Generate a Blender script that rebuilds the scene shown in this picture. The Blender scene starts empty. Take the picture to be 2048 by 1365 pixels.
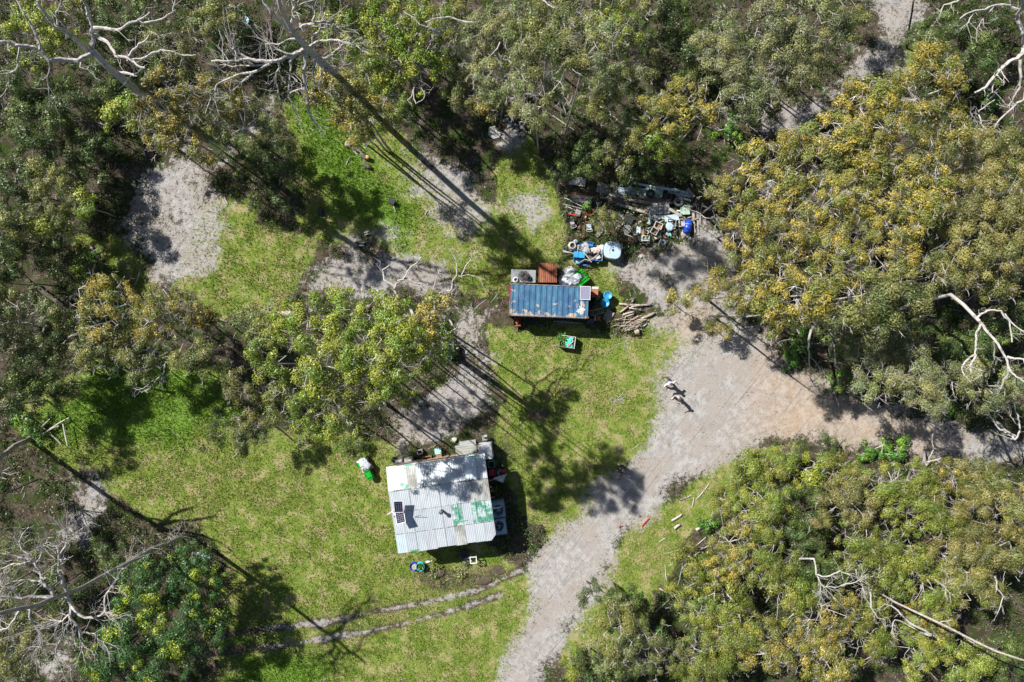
import bpy, bmesh, math, random
import numpy as np
from mathutils import Vector, Matrix, Euler

rnd = random.Random(7)
rng = np.random.default_rng(11)
scene = bpy.context.scene
COL = scene.collection
R = math.radians

# ------------------------------------------------------------------ camera, sky, sun, exposure
H = 54.3                                     # drone height above the ground, metres
cam_d = bpy.data.cameras.new('camera')
cam_d.sensor_width = 36.0
cam_d.lens = 24.0
cam_d.clip_start = 0.5
cam_d.clip_end = 2000.0
cam = bpy.data.objects.new('camera', cam_d)
cam.location = (0, 0, H)
cam.rotation_euler = (0, 0, 0)               # straight down
COL.objects.link(cam)
scene.camera = cam

SUN_EL, SUN_AZ = R(45), R(37)                # shadows run right and down the picture
world = bpy.data.worlds.new('World')
scene.world = world
world.use_nodes = True
wn = world.node_tree
sky_t = wn.nodes.new('ShaderNodeTexSky')
sky_t.sky_type = 'NISHITA'
sky_t.sun_disc = False
sky_t.sun_elevation = SUN_EL
sky_t.sun_rotation = math.atan2(-math.cos(SUN_AZ), math.sin(SUN_AZ))
bg = wn.nodes['Background']
bg.inputs['Strength'].default_value = 0.05
wn.links.new(sky_t.outputs[0], bg.inputs['Color'])

sun_d = bpy.data.lights.new('sun', 'SUN')
sun_d.energy = 5.0
sun_d.angle = R(0.53)
sun_d.color = (1.0, 0.955, 0.89)
sun = bpy.data.objects.new('sun', sun_d)
to_sun = Vector((-math.cos(SUN_AZ) * math.cos(SUN_EL), math.sin(SUN_AZ) * math.cos(SUN_EL), math.sin(SUN_EL)))
sun.rotation_euler = to_sun.to_track_quat('Z', 'Y').to_euler()
sun.location = to_sun * 150
COL.objects.link(sun)

vs = scene.view_settings
vs.view_transform = 'Standard'
vs.look = 'None'
vs.gamma = 1
vs.use_curve_mapping = False
vs.exposure = 0.84
scene.render.engine = 'CYCLES'
scene.cycles.max_bounces = 6
scene.cycles.diffuse_bounces = 3
scene.cycles.transparent_max_bounces = 8

# ------------------------------------------------------------------ helpers
F = 2048 * 24.0 / 36.0
def P(x, y, z=0.0):
    """a point of the place, measured off the photograph at height z"""
    k = (H - z) / F
    return Vector(((x - 1024) * k, (682.5 - y) * k, z))
def ang(x0, y0, x1, y1):
    return math.atan2(-(y1 - y0), x1 - x0)

class MB:
    def __init__(s):
        s.v, s.f = [], []
    def add(s, vs_, fs_, M=None):
        o = len(s.v)
        s.v += [tuple(M @ Vector(p)) for p in vs_] if M is not None else [tuple(p) for p in vs_]
        s.f += [tuple(i + o for i in f) for f in fs_]
        return s
    def box(s, c, d, rz=0, tilt=(0, 0), taper=1.0):
        x, y, z = d[0] / 2, d[1] / 2, d[2] / 2
        t = taper
        vv = [(-x, -y, -z), (x, -y, -z), (x, y, -z), (-x, y, -z), (-x * t, -y * t, z), (x * t, -y * t, z), (x * t, y * t, z), (-x * t, y * t, z)]
        ff = [(0, 3, 2, 1), (4, 5, 6, 7), (0, 1, 5, 4), (1, 2, 6, 5), (2, 3, 7, 6), (3, 0, 4, 7)]
        return s.add(vv, ff, Matrix.Translation(c) @ Euler((tilt[0], tilt[1], rz)).to_matrix().to_4x4())
    def tube(s, pts, rad, n=6, cap=True):
        pts = [Vector(p) for p in pts]
        o = len(s.v)
        up = Vector((0.13, 0.27, 0.95))
        for i, p in enumerate(pts):
            t = (pts[min(i + 1, len(pts) - 1)] - pts[max(i - 1, 0)])
            t = t.normalized() if t.length > 1e-9 else Vector((0, 0, 1))
            a = t.cross(up)
            if a.length < 1e-3:
                a = t.cross(Vector((1, 0, 0)))
            a.normalize()
            b = t.cross(a)
            r = rad[i] if hasattr(rad, '__len__') else rad
            for k in range(n):
                th = 2 * math.pi * k / n
                s.v.append(tuple(p + a * (r * math.cos(th)) + b * (r * math.sin(th))))
        for i in range(len(pts) - 1):
            for k in range(n):
                s.f.append((o + i * n + k, o + i * n + (k + 1) % n, o + (i + 1) * n + (k + 1) % n, o + (i + 1) * n + k))
        if cap:
            s.f.append(tuple(o + k for k in range(n))[::-1])
            e = o + (len(pts) - 1) * n
            s.f.append(tuple(e + k for k in range(n)))
        return s
    def lathe(s, prof, n=16, M=None, cap=True):
        vv, ff = [], []
        for r, z in prof:
            for k in range(n):
                a = 2 * math.pi * k / n
                vv.append((r * math.cos(a), r * math.sin(a), z))
        m = len(prof)
        for i in range(m - 1):
            for k in range(n):
                ff.append((i * n + k, i * n + (k + 1) % n, (i + 1) * n + (k + 1) % n, (i + 1) * n + k))
        if cap:
            ff.append(tuple(range(n))[::-1])
            ff.append(tuple((m - 1) * n + k for k in range(n)))
        return s.add(vv, ff, M)
    def torus(s, Rr, r, n=18, m=6, M=None):
        vv, ff = [], []
        for i in range(n):
            a = 2 * math.pi * i / n
            for j in range(m):
                b = 2 * math.pi * j / m
                q = Rr + r * math.cos(b)
                vv.append((q * math.cos(a), q * math.sin(a), r * math.sin(b)))
        for i in range(n):
            for j in range(m):
                ff.append((i * m + j, ((i + 1) % n) * m + j, ((i + 1) % n) * m + (j + 1) % m, i * m + (j + 1) % m))
        return s.add(vv, ff, M)
    def corr(s, w, l, waves, amp, M=None, seg=4, th=0.004, kind='sine', sag=0.0, nl=1):
        """corrugated sheet, w across the waves (x), l along them (y)"""
        n = waves * seg
        vv, ff = [], []
        for j in range(nl + 1):
            for i in range(n + 1):
                u = i / n
                if kind == 'sine':
                    z = amp * math.sin(2 * math.pi * waves * u)
                else:
                    ph = (waves * u) % 1.0
                    z = amp if ph < 0.38 else (-amp if 0.5 < ph < 0.88 else (amp * (1 - 2 * (ph - 0.38) / 0.12) if ph <= 0.5 else amp * (2 * (ph - 0.88) / 0.12 - 1)))
                t = j / nl
                vv.append((-w / 2 + w * u, -l / 2 + l * t, z - sag * 4 * t * (1 - t)))
        q = len(vv)
        vv += [(x, y, z - th) for x, y, z in vv]
        for j in range(nl):
            for i in range(n):
                a = j * (n + 1) + i
                ff.append((a, a + 1, a + n + 2, a + n + 1))
                ff.append((q + a, q + a + n + 1, q + a + n + 2, q + a + 1))
        for i in range(n):
            ff.append((i, q + i, q + i + 1, i + 1))
            a = nl * (n + 1) + i
            ff.append((a, a + 1, q + a + 1, q + a))
        return s.add(vv, ff, M)
    def blob(s, c, d, seed=0, lump=0.2, sub=2, flat=True, crumple=0.0):
        bm = bmesh.new()
        bmesh.ops.create_icosphere(bm, subdivisions=sub, radius=1)
        rr = random.Random(seed)
        ks = [(Vector((rr.gauss(0, 1), rr.gauss(0, 1), rr.gauss(0, 1))).normalized() * rr.uniform(1.5, 4), rr.uniform(0, 6)) for _ in range(6)]
        vv = []
        for v in bm.verts:
            q = 1 + lump * sum(math.sin(k.dot(v.co) + ph) for k, ph in ks) / 3
            p = v.co * (q + rr.uniform(-crumple, crumple))
            z = p.z * d[2]
            if flat:
                z = max(z, -0.55 * d[2])
            vv.append((c[0] + p.x * d[0], c[1] + p.y * d[1], c[2] + z))
        ff = [tuple(v.index for v in f.verts) for f in bm.faces]
        bm.free()
        return s.add(vv, ff)
    def mesh(s, name):
        me = bpy.data.meshes.new(name)
        me.from_pydata(s.v, [], s.f)
        me.update()
        return me
    def build(s, name, m, parent=None, smooth=False, label=None, kind=None, M=None):
        me = s.mesh(name)
        if smooth:
            me.polygons.foreach_set('use_smooth', [True] * len(me.polygons))
        return link(name, me, m, parent, label, kind, M)

def link(name, me, m=None, parent=None, label=None, kind=None, M=None):
    o = bpy.data.objects.new(name, me)
    COL.objects.link(o)
    if m is not None and me is not None and not len(me.materials):
        me.materials.append(m)
    if parent is not None:
        o.parent = parent
    if M is not None:
        o.matrix_local = M
    if label:
        o['label'] = label
    if kind:
        o['kind'] = kind
    return o
def tag(o, label, cat, group=None):
    o['label'] = label
    o['category'] = cat
    if group:
        o['group'] = group
    return o
def thing(name, label, cat, loc, rz=0.0, group=None):
    o = bpy.data.objects.new(name, None)
    COL.objects.link(o)
    o.empty_display_size = 0.2
    o.location = loc
    o.rotation_euler = (0, 0, rz)
    return tag(o, label, cat, group)
def solo(name, label, cat, mb, m, loc=(0, 0, 0), rz=0.0, group=None, smooth=False, tilt=(0, 0)):
    o = mb.build(name, m, smooth=smooth)
    o.location = loc
    o.rotation_euler = (tilt[0], tilt[1], rz)
    return tag(o, label, cat, group)

# ------------------------------------------------------------------ materials
def nt(name):
    m = bpy.data.materials.new(name)
    m.use_nodes = True
    t = m.node_tree
    return m, t, t.nodes['Principled BSDF']
def N(t, typ, **kw):
    n = t.nodes.new(typ)
    for k, v in kw.items():
        setattr(n, k, v)
    return n
def mixc(t, fac, a, b, blend='MIX'):
    n = N(t, 'ShaderNodeMix', data_type='RGBA', blend_type=blend)
    for s, v in ((n.inputs[0], fac), (n.inputs[6], a), (n.inputs[7], b)):
        if hasattr(v, 'is_linked') or hasattr(v, 'links'):
            t.links.new(v, s)
        elif isinstance(v, (int, float)):
            s.default_value = v
        else:
            s.default_value = (*v, 1)
    return n.outputs[2]
def math_(t, op, a, b=None, clamp=False):
    n = N(t, 'ShaderNodeMath', operation=op, use_clamp=clamp)
    for s, v in ((n.inputs[0], a), (n.inputs[1], b)):
        if v is None:
            continue
        if isinstance(v, (int, float)):
            s.default_value = v
        else:
            t.links.new(v, s)
    return n.outputs[0]
def noise(t, scale, detail=4, rough=0.6, vec=None, dist=0.0):
    n = N(t, 'ShaderNodeTexNoise')
    n.inputs['Scale'].default_value = scale
    n.inputs['Detail'].default_value = detail
    n.inputs['Roughness'].default_value = rough
    n.inputs['Distortion'].default_value = dist
    if vec is not None:
        t.links.new(vec, n.inputs['Vector'])
    return n.outputs['Fac']
def ramp(t, fac, lo, hi):
    n = N(t, 'ShaderNodeMapRange', interpolation_type='SMOOTHSTEP')
    n.inputs['From Min'].default_value = lo
    n.inputs['From Max'].default_value = hi
    t.links.new(fac, n.inputs['Value'])
    return n.outputs['Result']
def objco(t, stretch=None):
    c = N(t, 'ShaderNodeTexCoord').outputs['Object']
    if stretch:
        mp = N(t, 'ShaderNodeMapping')
        mp.inputs['Scale'].default_value = stretch
        t.links.new(c, mp.inputs['Vector'])
        return mp.outputs[0]
    return c
_cache = {}
def pm(name, c1, c2, scale=6, lo=0.35, hi=0.65, rough=0.6, metal=0.0, bump=0.15, stretch=None, c3=None, s3=2.0, l3=0.55, h3=0.65, spec=0.4):
    if name in _cache:
        return _cache[name]
    m, t, b = nt(name)
    co = objco(t, stretch)
    f = noise(t, scale, 6, 0.65, co)
    col = mixc(t, ramp(t, f, lo, hi), c1, c2)
    if c3:
        col = mixc(t, ramp(t, noise(t, s3, 6, 0.7, co), l3, h3), col, c3)
    t.links.new(col, b.inputs['Base Color'])
    b.inputs['Roughness'].default_value = rough
    b.inputs['Metallic'].default_value = metal
    b.inputs['Specular IOR Level'].default_value = spec
    if bump:
        bp = N(t, 'ShaderNodeBump')
        bp.inputs['Strength'].default_value = bump
        bp.inputs['Distance'].default_value = 0.02
        t.links.new(noise(t, scale * 3, 4, 0.6, co), bp.inputs['Height'])
        t.links.new(bp.outputs[0], b.inputs['Normal'])
    _cache[name] = m
    return m

zinc = pm('zinc_sheet', (0.40, 0.44, 0.475), (0.33, 0.37, 0.41), 1.4, rough=0.5, metal=0.1, bump=0.0, c3=(0.42, 0.40, 0.36), s3=3.0, l3=0.62, h3=0.8)
zinc2 = pm('pale_zinc_sheet', (0.45, 0.485, 0.51), (0.39, 0.43, 0.465), 1.1, rough=0.5, metal=0.1, bump=0.0, c3=(0.33, 0.31, 0.28), s3=4.0, l3=0.6, h3=0.8)
zinc3 = pm('streaked_zinc_sheet', (0.36, 0.41, 0.45), (0.44, 0.475, 0.50), 2.5, rough=0.5, metal=0.1, bump=0.0, stretch=(1, .15, 1), c3=(0.30, 0.27, 0.24), s3=2.0, l3=0.58, h3=0.75)
zinc_lite = pm('dull_zinc_sheet', (0.33, 0.36, 0.39), (0.42, 0.45, 0.47), 1.8, rough=0.55, metal=0.1, bump=0.0, stretch=(1, .3, 1))
zinc_blue = pm('blue_grey_sheet', (0.40, 0.50, 0.56), (0.50, 0.58, 0.62), 1.6, rough=0.5, metal=0.1, bump=0.0, c3=(0.35, 0.36, 0.36), s3=3.0, l3=0.62, h3=0.8)
zinc_dirty = pm('dirty_sheet', (0.20, 0.20, 0.18), (0.42, 0.43, 0.42), 1.1, 0.35, 0.62, rough=0.7, metal=0.1, bump=0.0, stretch=(1, .35, 1))
green_peel = pm('peeling_green_sheet', (0.05, 0.20, 0.14), (0.42, 0.48, 0.49), 1.5, 0.46, 0.58, rough=0.6, bump=0.0, c3=(0.10, 0.28, 0.21), s3=7, l3=.5, h3=.6)
pale_green_edge = pm('half_green_sheet', (0.46, 0.50, 0.53), (0.07, 0.31, 0.2), 1.0, 0.56, 0.6, rough=0.6, bump=0.0)
rust = pm('rust', (0.20, 0.065, 0.03), (0.33, 0.13, 0.06), 5, rough=0.85, bump=0.3, c3=(0.09, 0.04, 0.03), s3=3, l3=.5, h3=.7)
rust_old = pm('rusty_sheet', (0.15, 0.05, 0.03), (0.27, 0.10, 0.05), 3, rough=0.8, bump=0.2, c3=(0.33, 0.27, 0.22), s3=1.6, l3=.56, h3=.72, stretch=(1, .4, 1))
rust_pale = pm('rust_and_zinc', (0.30, 0.10, 0.05), (0.50, 0.48, 0.45), 2.2, .45, .55, rough=0.7, bump=0.1)
grey_sheet = pm('weathered_sheet', (0.33, 0.35, 0.37), (0.24, 0.25, 0.26), 3, rough=0.6, bump=0.05, c3=(0.2, 0.15, 0.11), s3=2, l3=.58, h3=.75)
mint_sheet = pm('mint_sheet', (0.36, 0.46, 0.38), (0.28, 0.38, 0.32), 3, rough=0.55, bump=0.05, c3=(0.24, 0.22, 0.18), s3=2.5, l3=.6, h3=.75)
old_wood = pm('weathered_timber', (0.24, 0.21, 0.18), (0.34, 0.31, 0.28), 6, rough=0.9, bump=0.4, stretch=(1, .12, 1))
dark_wood = pm('dark_timber', (0.12, 0.10, 0.08), (0.2, 0.17, 0.14), 6, rough=0.9, bump=0.4, stretch=(1, .12, 1))
brown_wood = pm('brown_timber', (0.22, 0.12, 0.07), (0.3, 0.18, 0.11), 6, rough=0.85, bump=0.3)
log_bark = pm('log_bark', (0.26, 0.22, 0.18), (0.40, 0.35, 0.30), 5, rough=0.95, bump=0.5, c3=(0.14, 0.11, 0.09), s3=4)
log_tan = pm('tan_wood', (0.36, 0.29, 0.22), (0.45, 0.38, 0.30), 5, rough=0.9, bump=0.3)
cut_wood = pm('cut_wood', (0.50, 0.30, 0.16), (0.42, 0.24, 0.12), 8, rough=0.9)
stick_m = pm('dry_stick', (0.30, 0.24, 0.19), (0.42, 0.35, 0.29), 4, rough=0.95, bump=0.3)
rubber = pm('black_rubber', (0.022, 0.022, 0.024), (0.04, 0.04, 0.042), 8, rough=0.85)
rubber_pale = pm('dusty_rubber', (0.12, 0.12, 0.13), (0.2, 0.2, 0.2), 6, rough=0.9)
black = pm('black_plastic', (0.018, 0.018, 0.02), (0.03, 0.03, 0.03), 5, rough=0.5)
white = pm('white_paint', (0.66, 0.67, 0.68), (0.56, 0.57, 0.57), 3, rough=0.5, bump=0.0)
dull_white = pm('dusty_white', (0.50, 0.50, 0.48), (0.34, 0.33, 0.31), 5, rough=0.6, bump=0.05)
grey_p = pm('grey_plastic', (0.26, 0.27, 0.28), (0.36, 0.36, 0.37), 5, rough=0.6)
dark_metal = pm('dark_metal', (0.07, 0.07, 0.075), (0.14, 0.13, 0.12), 7, rough=0.6, metal=0.3, c3=(0.16, 0.07, 0.04), s3=4)
blue_bright = pm('bright_blue_plastic', (0.03, 0.30, 0.55), (0.05, 0.26, 0.48), 3, rough=0.4, bump=0.0)
blue_mid = pm('blue_plastic', (0.03, 0.15, 0.40), (0.04, 0.19, 0.44), 3, rough=0.4, bump=0.0)
blue_deep = pm('deep_blue_plastic', (0.01, 0.05, 0.42), (0.015, 0.07, 0.48), 3, rough=0.35, bump=0.0)
ice_blue = pm('pale_blue_plastic', (0.30, 0.42, 0.53), (0.38, 0.50, 0.60), 2, rough=0.45, bump=0.03, c3=(0.25, 0.33, 0.40), s3=4, l3=.6, h3=.7)
teal = pm('teal_plastic', (0.03, 0.42, 0.36), (0.06, 0.5, 0.42), 4, rough=0.5)
teal_cloth = pm('teal_shade_cloth', (0.05, 0.50, 0.38), (0.12, 0.62, 0.50), 6, rough=0.8)
green_sheet = pm('bright_green_sheet', (0.012, 0.30, 0.02), (0.02, 0.36, 0.03), 2, rough=0.35, bump=0.0)
green_mower = pm('green_enamel', (0.005, 0.30, 0.02), (0.008, 0.34, 0.03), 2, rough=0.3, bump=0.0)
tarp_grey = pm('grey_tarp', (0.30, 0.33, 0.36), (0.62, 0.64, 0.66), 4, .42, .58, rough=0.6, bump=0.4)
tarp_white = pm('white_tarp', (0.62, 0.64, 0.68), (0.48, 0.50, 0.54), 4, rough=0.6, bump=0.3)
red_p = pm('red_enamel', (0.42, 0.02, 0.03), (0.34, 0.02, 0.02), 4, rough=0.5)
orange_rust = pm('orange_rust', (0.42, 0.16, 0.07), (0.28, 0.10, 0.05), 6, rough=0.8)
terracotta = pm('terracotta', (0.45, 0.22, 0.16), (0.38, 0.18, 0.13), 6, rough=0.85)
pinkish = pm('pale_pink_board', (0.48, 0.37, 0.35), (0.42, 0.33, 0.31), 5, rough=0.7)
concrete = pm('concrete', (0.42, 0.42, 0.41), (0.33, 0.33, 0.32), 5, rough=0.9)
soil = pm('dark_soil', (0.05, 0.036, 0.028), (0.10, 0.075, 0.055), 5, rough=1.0, bump=0.6)
wall_board = pm('house_wall', (0.35, 0.27, 0.2), (0.28, 0.21, 0.16), 3, rough=0.85, stretch=(1, 1, .2))
pipe_white = pm('pvc_pipe', (0.7, 0.7, 0.68), (0.6, 0.6, 0.58), 4, rough=0.4, bump=0)
deadwood = pm('bleached_wood', (0.36, 0.335, 0.315), (0.50, 0.475, 0.45), 3, rough=0.85, bump=0.4, c3=(0.17, 0.15, 0.14), s3=3.0, l3=.5, h3=.66)
bark_grey = pm('grey_bark', (0.24, 0.21, 0.19), (0.36, 0.33, 0.30), 4, rough=0.95, bump=0.4)
bark_dark = pm('dark_bark', (0.07, 0.06, 0.05), (0.14, 0.12, 0.10), 4, rough=0.95, bump=0.5)
twig_pale = pm('pale_twigs', (0.36, 0.33, 0.31), (0.50, 0.47, 0.45), 2, rough=0.9, bump=0)

def leaf_material(name='leaf'):
    m, t, b = nt(name)
    a = N(t, 'ShaderNodeAttribute', attribute_name='leaf_col')
    oi = N(t, 'ShaderNodeObjectInfo')
    hs = N(t, 'ShaderNodeHueSaturation')
    t.links.new(a.outputs['Color'], hs.inputs['Color'])
    mr = N(t, 'ShaderNodeMapRange')
    mr.inputs['To Min'].default_value = 0.8
    mr.inputs['To Max'].default_value = 1.2
    t.links.new(oi.outputs['Random'], mr.inputs['Value'])
    t.links.new(mr.outputs[0], hs.inputs['Value'])
    b.inputs['Roughness'].default_value = 0.4
    b.inputs['Specular IOR Level'].default_value = 0.35
    t.links.new(hs.outputs[0], b.inputs['Base Color'])
    tr = N(t, 'ShaderNodeBsdfTranslucent')
    t.links.new(hs.outputs[0], tr.inputs['Color'])
    mx = N(t, 'ShaderNodeMixShader')
    mx.inputs[0].default_value = 0.08
    t.links.new(b.outputs[0], mx.inputs[1])
    t.links.new(tr.outputs[0], mx.inputs[2])
    out = [n for n in t.nodes if n.type == 'OUTPUT_MATERIAL'][0]
    t.links.new(mx.outputs[0], out.inputs['Surface'])
    return m
LEAF = leaf_material()

# ------------------------------------------------------------------ numpy noise and masks
_lat = rng.random((64, 64))
def vnoise(x, y, s):
    x = np.asarray(x, float) / s + 1000
    y = np.asarray(y, float) / s + 1000
    xi, yi = np.floor(x).astype(int), np.floor(y).astype(int)
    fx, fy = x - xi, y - yi
    fx, fy = fx * fx * (3 - 2 * fx), fy * fy * (3 - 2 * fy)
    g = lambda a, b: _lat[a % 64, b % 64]
    return (g(xi, yi) * (1 - fx) + g(xi + 1, yi) * fx) * (1 - fy) + (g(xi, yi + 1) * (1 - fx) + g(xi + 1, yi + 1) * fx) * fy
def fbm(x, y, s):
    return (vnoise(x, y, s) + 0.5 * vnoise(x + 37, y + 11, s / 2.1) + 0.25 * vnoise(x + 5, y + 71, s / 4.3)) / 1.75
def sdist(px, py, poly, closed=True):
    d = np.full(px.shape, 1e18)
    inside = np.zeros(px.shape, bool)
    n = len(poly)
    for i in range(n if closed else n - 1):
        x0, y0 = poly[i]
        x1, y1 = poly[(i + 1) % n]
        dx, dy = x1 - x0, y1 - y0
        t = np.clip(((px - x0) * dx + (py - y0) * dy) / (dx * dx + dy * dy + 1e-9), 0, 1)
        d = np.minimum(d, (px - x0 - t * dx) ** 2 + (py - y0 - t * dy) ** 2)
        if closed:
            c = ((y0 > py) != (y1 > py)) & (px < dx * (py - y0) / (dy if dy else 1e-9) + x0)
            inside ^= c
    d = np.sqrt(d)
    return np.where(inside, d, -d)
def sstep(x, a, b):
    t = np.clip((x - a) / (b - a), 0, 1)
    return t * t * (3 - 2 * t)
# ------------------------------------------------------------------ the ground: one sheet, cut where track, sand and grass meet
TRACK = [(985, 1365), (970, 1440), (1050, 1440), (1085, 1365), (1105, 1325), (1135, 1285), (1165, 1240), (1195, 1200), (1215, 1165), (1245, 1125), (1245, 1100), (1275, 1070), (1305, 1040), (1345, 1005), (1370, 972),
         (1420, 958), (1470, 930), (1540, 898), (1600, 886), (1720, 905), (1800, 912), (1880, 922), (1960, 930), (2060, 925), (2120, 930), (2120, 885), (2048, 878), (1900, 842), (1800, 815), (1720, 795), (1640, 765), (1585, 725), (1530, 660),
         (1440, 640), (1380, 640), (1350, 690), (1325, 715), (1300, 760), (1308, 830), (1290, 888), (1215, 928), (1190, 955), (1165, 1000), (1150, 1022), (1085, 1078), (1050, 1140), (1062, 1190), (1045, 1235), (1015, 1290)]
SANDS = [
    [(770, 862), (795, 805), (850, 790), (890, 765), (930, 735), (985, 750), (1003, 800), (985, 832), (950, 852), (905, 872), (870, 895), (790, 905)],
    [(903, 655), (945, 610), (1005, 598), (1008, 625), (978, 640), (966, 690), (990, 725), (960, 735), (925, 690)],
    [(590, 565), (655, 505), (730, 485), (800, 535), (880, 525), (935, 575), (900, 605), (820, 590), (760, 610), (690, 600), (620, 600)],
    [(235, 430), (285, 380), (345, 335), (400, 335), (425, 390), (395, 440), (372, 490), (360, 560), (335, 570), (305, 530), (265, 490), (235, 465)],
    [(400, 330), (470, 275), (535, 175), (565, 190), (510, 300), (430, 370)],
    [(1215, 540), (1240, 515), (1330, 495), (1400, 435), (1470, 465), (1495, 520), (1475, 595), (1440, 650), (1360, 650), (1300, 600), (1240, 575)],
    [(770, 325), (850, 295), (880, 360), (820, 372), (780, 360)],
    [(1030, 395), (1085, 385), (1095, 445), (1060, 465), (1030, 445)],
    [(1760, -60), (1870, -60), (1852, 50), (1802, 112), (1762, 135), (1702, 205), (1640, 245), (1560, 295), (1500, 275), (1505, 225), (1600, 200), (1680, 150), (1738, 80), (1760, 30)],
    [(1485, 365), (1530, 345), (1565, 385), (1530, 410), (1495, 405)],
    [(175, 925), (235, 975), (222, 1040), (172, 1095), (130, 1065), (145, 1000)],
    [(85, 1295), (140, 1265), (160, 1325), (90, 1375)],
    [(800, 300), (930, 320), (1000, 420), (930, 470), (850, 430), (790, 360)], [(640, 470), (760, 440), (800, 470), (720, 500)], [(280, 330), (430, 300), (470, 420), (420, 560), (300, 560)],
    [(900, 320), (935, 300), (960, 340), (920, 350)], [(1065, 270), (1010, 300), (980, 290), (1040, 250)],
    [(1310, 650), (1380, 590), (1430, 640), (1450, 690), (1370, 715)],
]
ORANGE = [(1545, 900), (1480, 870), (1500, 760), (1530, 655), (1590, 720), (1720, 800), (1850, 835), (1900, 880), (1800, 915), (1680, 900)]
ORANGE2 = [(1340, 650), (1400, 610), (1430, 640), (1400, 690), (1350, 690)]
GRASS = [
    [(190, 955), (330, 915), (450, 880), (560, 865), (700, 860), (780, 880), (1000, 1110), (1075, 1150), (1092, 1195), (1045, 1295), (1015, 1372), (420, 1420), (440, 1250), (470, 1150), (400, 1050), (280, 1035), (215, 1000)],
    [(970, 640), (1220, 670), (1345, 700), (1350, 850), (1245, 960), (1200, 1040), (1100, 1110), (990, 900), (975, 860), (1010, 800), (985, 735)],
    [(350, 570), (395, 420), (450, 385), (600, 480), (610, 400), (550, 215), (620, 170), (760, 255), (1000, 415), (1100, 340), (1120, 400), (1125, 520), (1030, 560), (1010, 600), (920, 590), (880, 520), (740, 480), (640, 490), (600, 570), (560, 640), (430, 640)],
    [(160, 715), (440, 730), (490, 860), (330, 935), (200, 955), (40, 870), (40, 800)],
    [(1230, 1060), (1340, 990), (1420, 930), (1560, 875), (1620, 890), (1500, 960), (1455, 1005), (1350, 1110), (1300, 1200), (1200, 1300), (1130, 1350), (1130, 1280), (1190, 1180), (1220, 1120)],
    [(1120, 520), (1230, 530), (1260, 600), (1230, 650), (1180, 600)],
    [(1290, 640), (1360, 660), (1440, 650), (1525, 680), (1515, 770), (1430, 780), (1360, 740), (1310, 760)],
    [(980, 330), (1060, 260), (1110, 330), (1060, 420), (1000, 420)], [(1790, 130), (1860, 60), (1870, 130), (1810, 170)],
    [(150, 470), (230, 470), (300, 560), (330, 620), (240, 640), (140, 560)],
]
LUSH = [[(170, 730), (430, 730), (480, 820), (330, 900), (60, 870)], [(560, 210), (640, 190), (840, 420), (800, 480), (690, 440), (600, 300)], [(140, 520), (230, 560), (260, 640), (160, 640)], [(480, 1290), (700, 1330), (600, 1400), (430, 1400)]]
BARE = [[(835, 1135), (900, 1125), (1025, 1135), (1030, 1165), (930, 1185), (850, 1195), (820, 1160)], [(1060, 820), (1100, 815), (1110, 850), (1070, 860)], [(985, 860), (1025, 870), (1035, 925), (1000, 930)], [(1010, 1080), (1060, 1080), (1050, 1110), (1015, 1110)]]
WHEEL = [[(400, 1275), (520, 1258), (640, 1248), (760, 1222), (870, 1203), (960, 1180), (1045, 1140)], [(400, 1308), (560, 1292), (700, 1270), (800, 1250), (900, 1224), (1000, 1190)]]

def masks(wx, wy):
    k = F / H
    px, py = 1024 + wx * k, 682.5 - wy * k
    n1 = (fbm(wx, wy, 2.2) - 0.5) * 46
    n2 = (fbm(wx + 40, wy - 13, 0.8) - 0.5) * 26
    nn = n1 + n2
    sand = (.64 + .36 * sstep(sdist(px, py, TRACK) + nn, 10, 70)) * sstep(sdist(px, py, TRACK) + nn * 1.1, -34, 26)
    for q in SANDS:
        sand = np.maximum(sand, (.47 + .36 * fbm(wx + 21, wy, 1.6)) * sstep(sdist(px, py, q) * .8 + nn * 1.25, -30, 26))
    for q in WHEEL:
        w = sdist(px, py, q, False)
        sand = np.maximum(sand, 0.62 * sstep(w + nn * 0.25, -10, -2) * (.45 + .55 * sstep(fbm(wx, wy, 3.0), 0.3, 0.6)))
    orange = .72 * np.maximum(sstep(sdist(px, py, ORANGE) + nn * 1.6, -60, 70), sstep(sdist(px, py, ORANGE2) + nn, -30, 40)) * (.5 + .7 * fbm(wx, wy, 1.5))
    grass = np.zeros_like(px)
    for q in GRASS:
        grass = np.maximum(grass, sstep(sdist(px, py, q) + nn * 1.2, -24, 22))
    lush = np.zeros_like(px)
    for q in LUSH:
        lush = np.maximum(lush, 0.75 * sstep(sdist(px, py, q) + nn * 1.3, -30, 40))
    bare = np.zeros_like(px)
    for q in WHEEL:
        w = sdist(px, py, q, False)
        bare = np.maximum(bare, .95 * sstep(w + nn * .25, -15, -2) * (.55 + .45 * sstep(fbm(wx + 5, wy, 2.4), .3, .6)))
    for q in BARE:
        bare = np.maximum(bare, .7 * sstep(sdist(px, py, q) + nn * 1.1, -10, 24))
    grass = grass * (1 - 0.8 * bare)
    return sand, orange, grass, lush, bare

def relief(wx, wy, sand):
    return 0.10 * (fbm(wx, wy, 5) - .5) + (0.07 - 0.03 * sand) * (fbm(wx + 9, wy, 0.9) - .5)

def axis(half, step):
    core = np.arange(-half, half + 1e-6, step)
    out = half + np.cumsum(2.0 * 1.5 ** np.arange(11))
    return np.concatenate([-out[::-1], core, out])
gx, gy = axis(45, 0.22), axis(31, 0.22)
nx, ny = len(gx), len(gy)
WX, WY = np.meshgrid(gx, gy)
SAND, ORNG, GRAS, LUSHM, BAREM = masks(WX, WY)
Z = relief(WX, WY, SAND)
near = (np.abs(WX) < 46) & (np.abs(WY) < 32)
Z = np.where(near, Z, 0)

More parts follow.
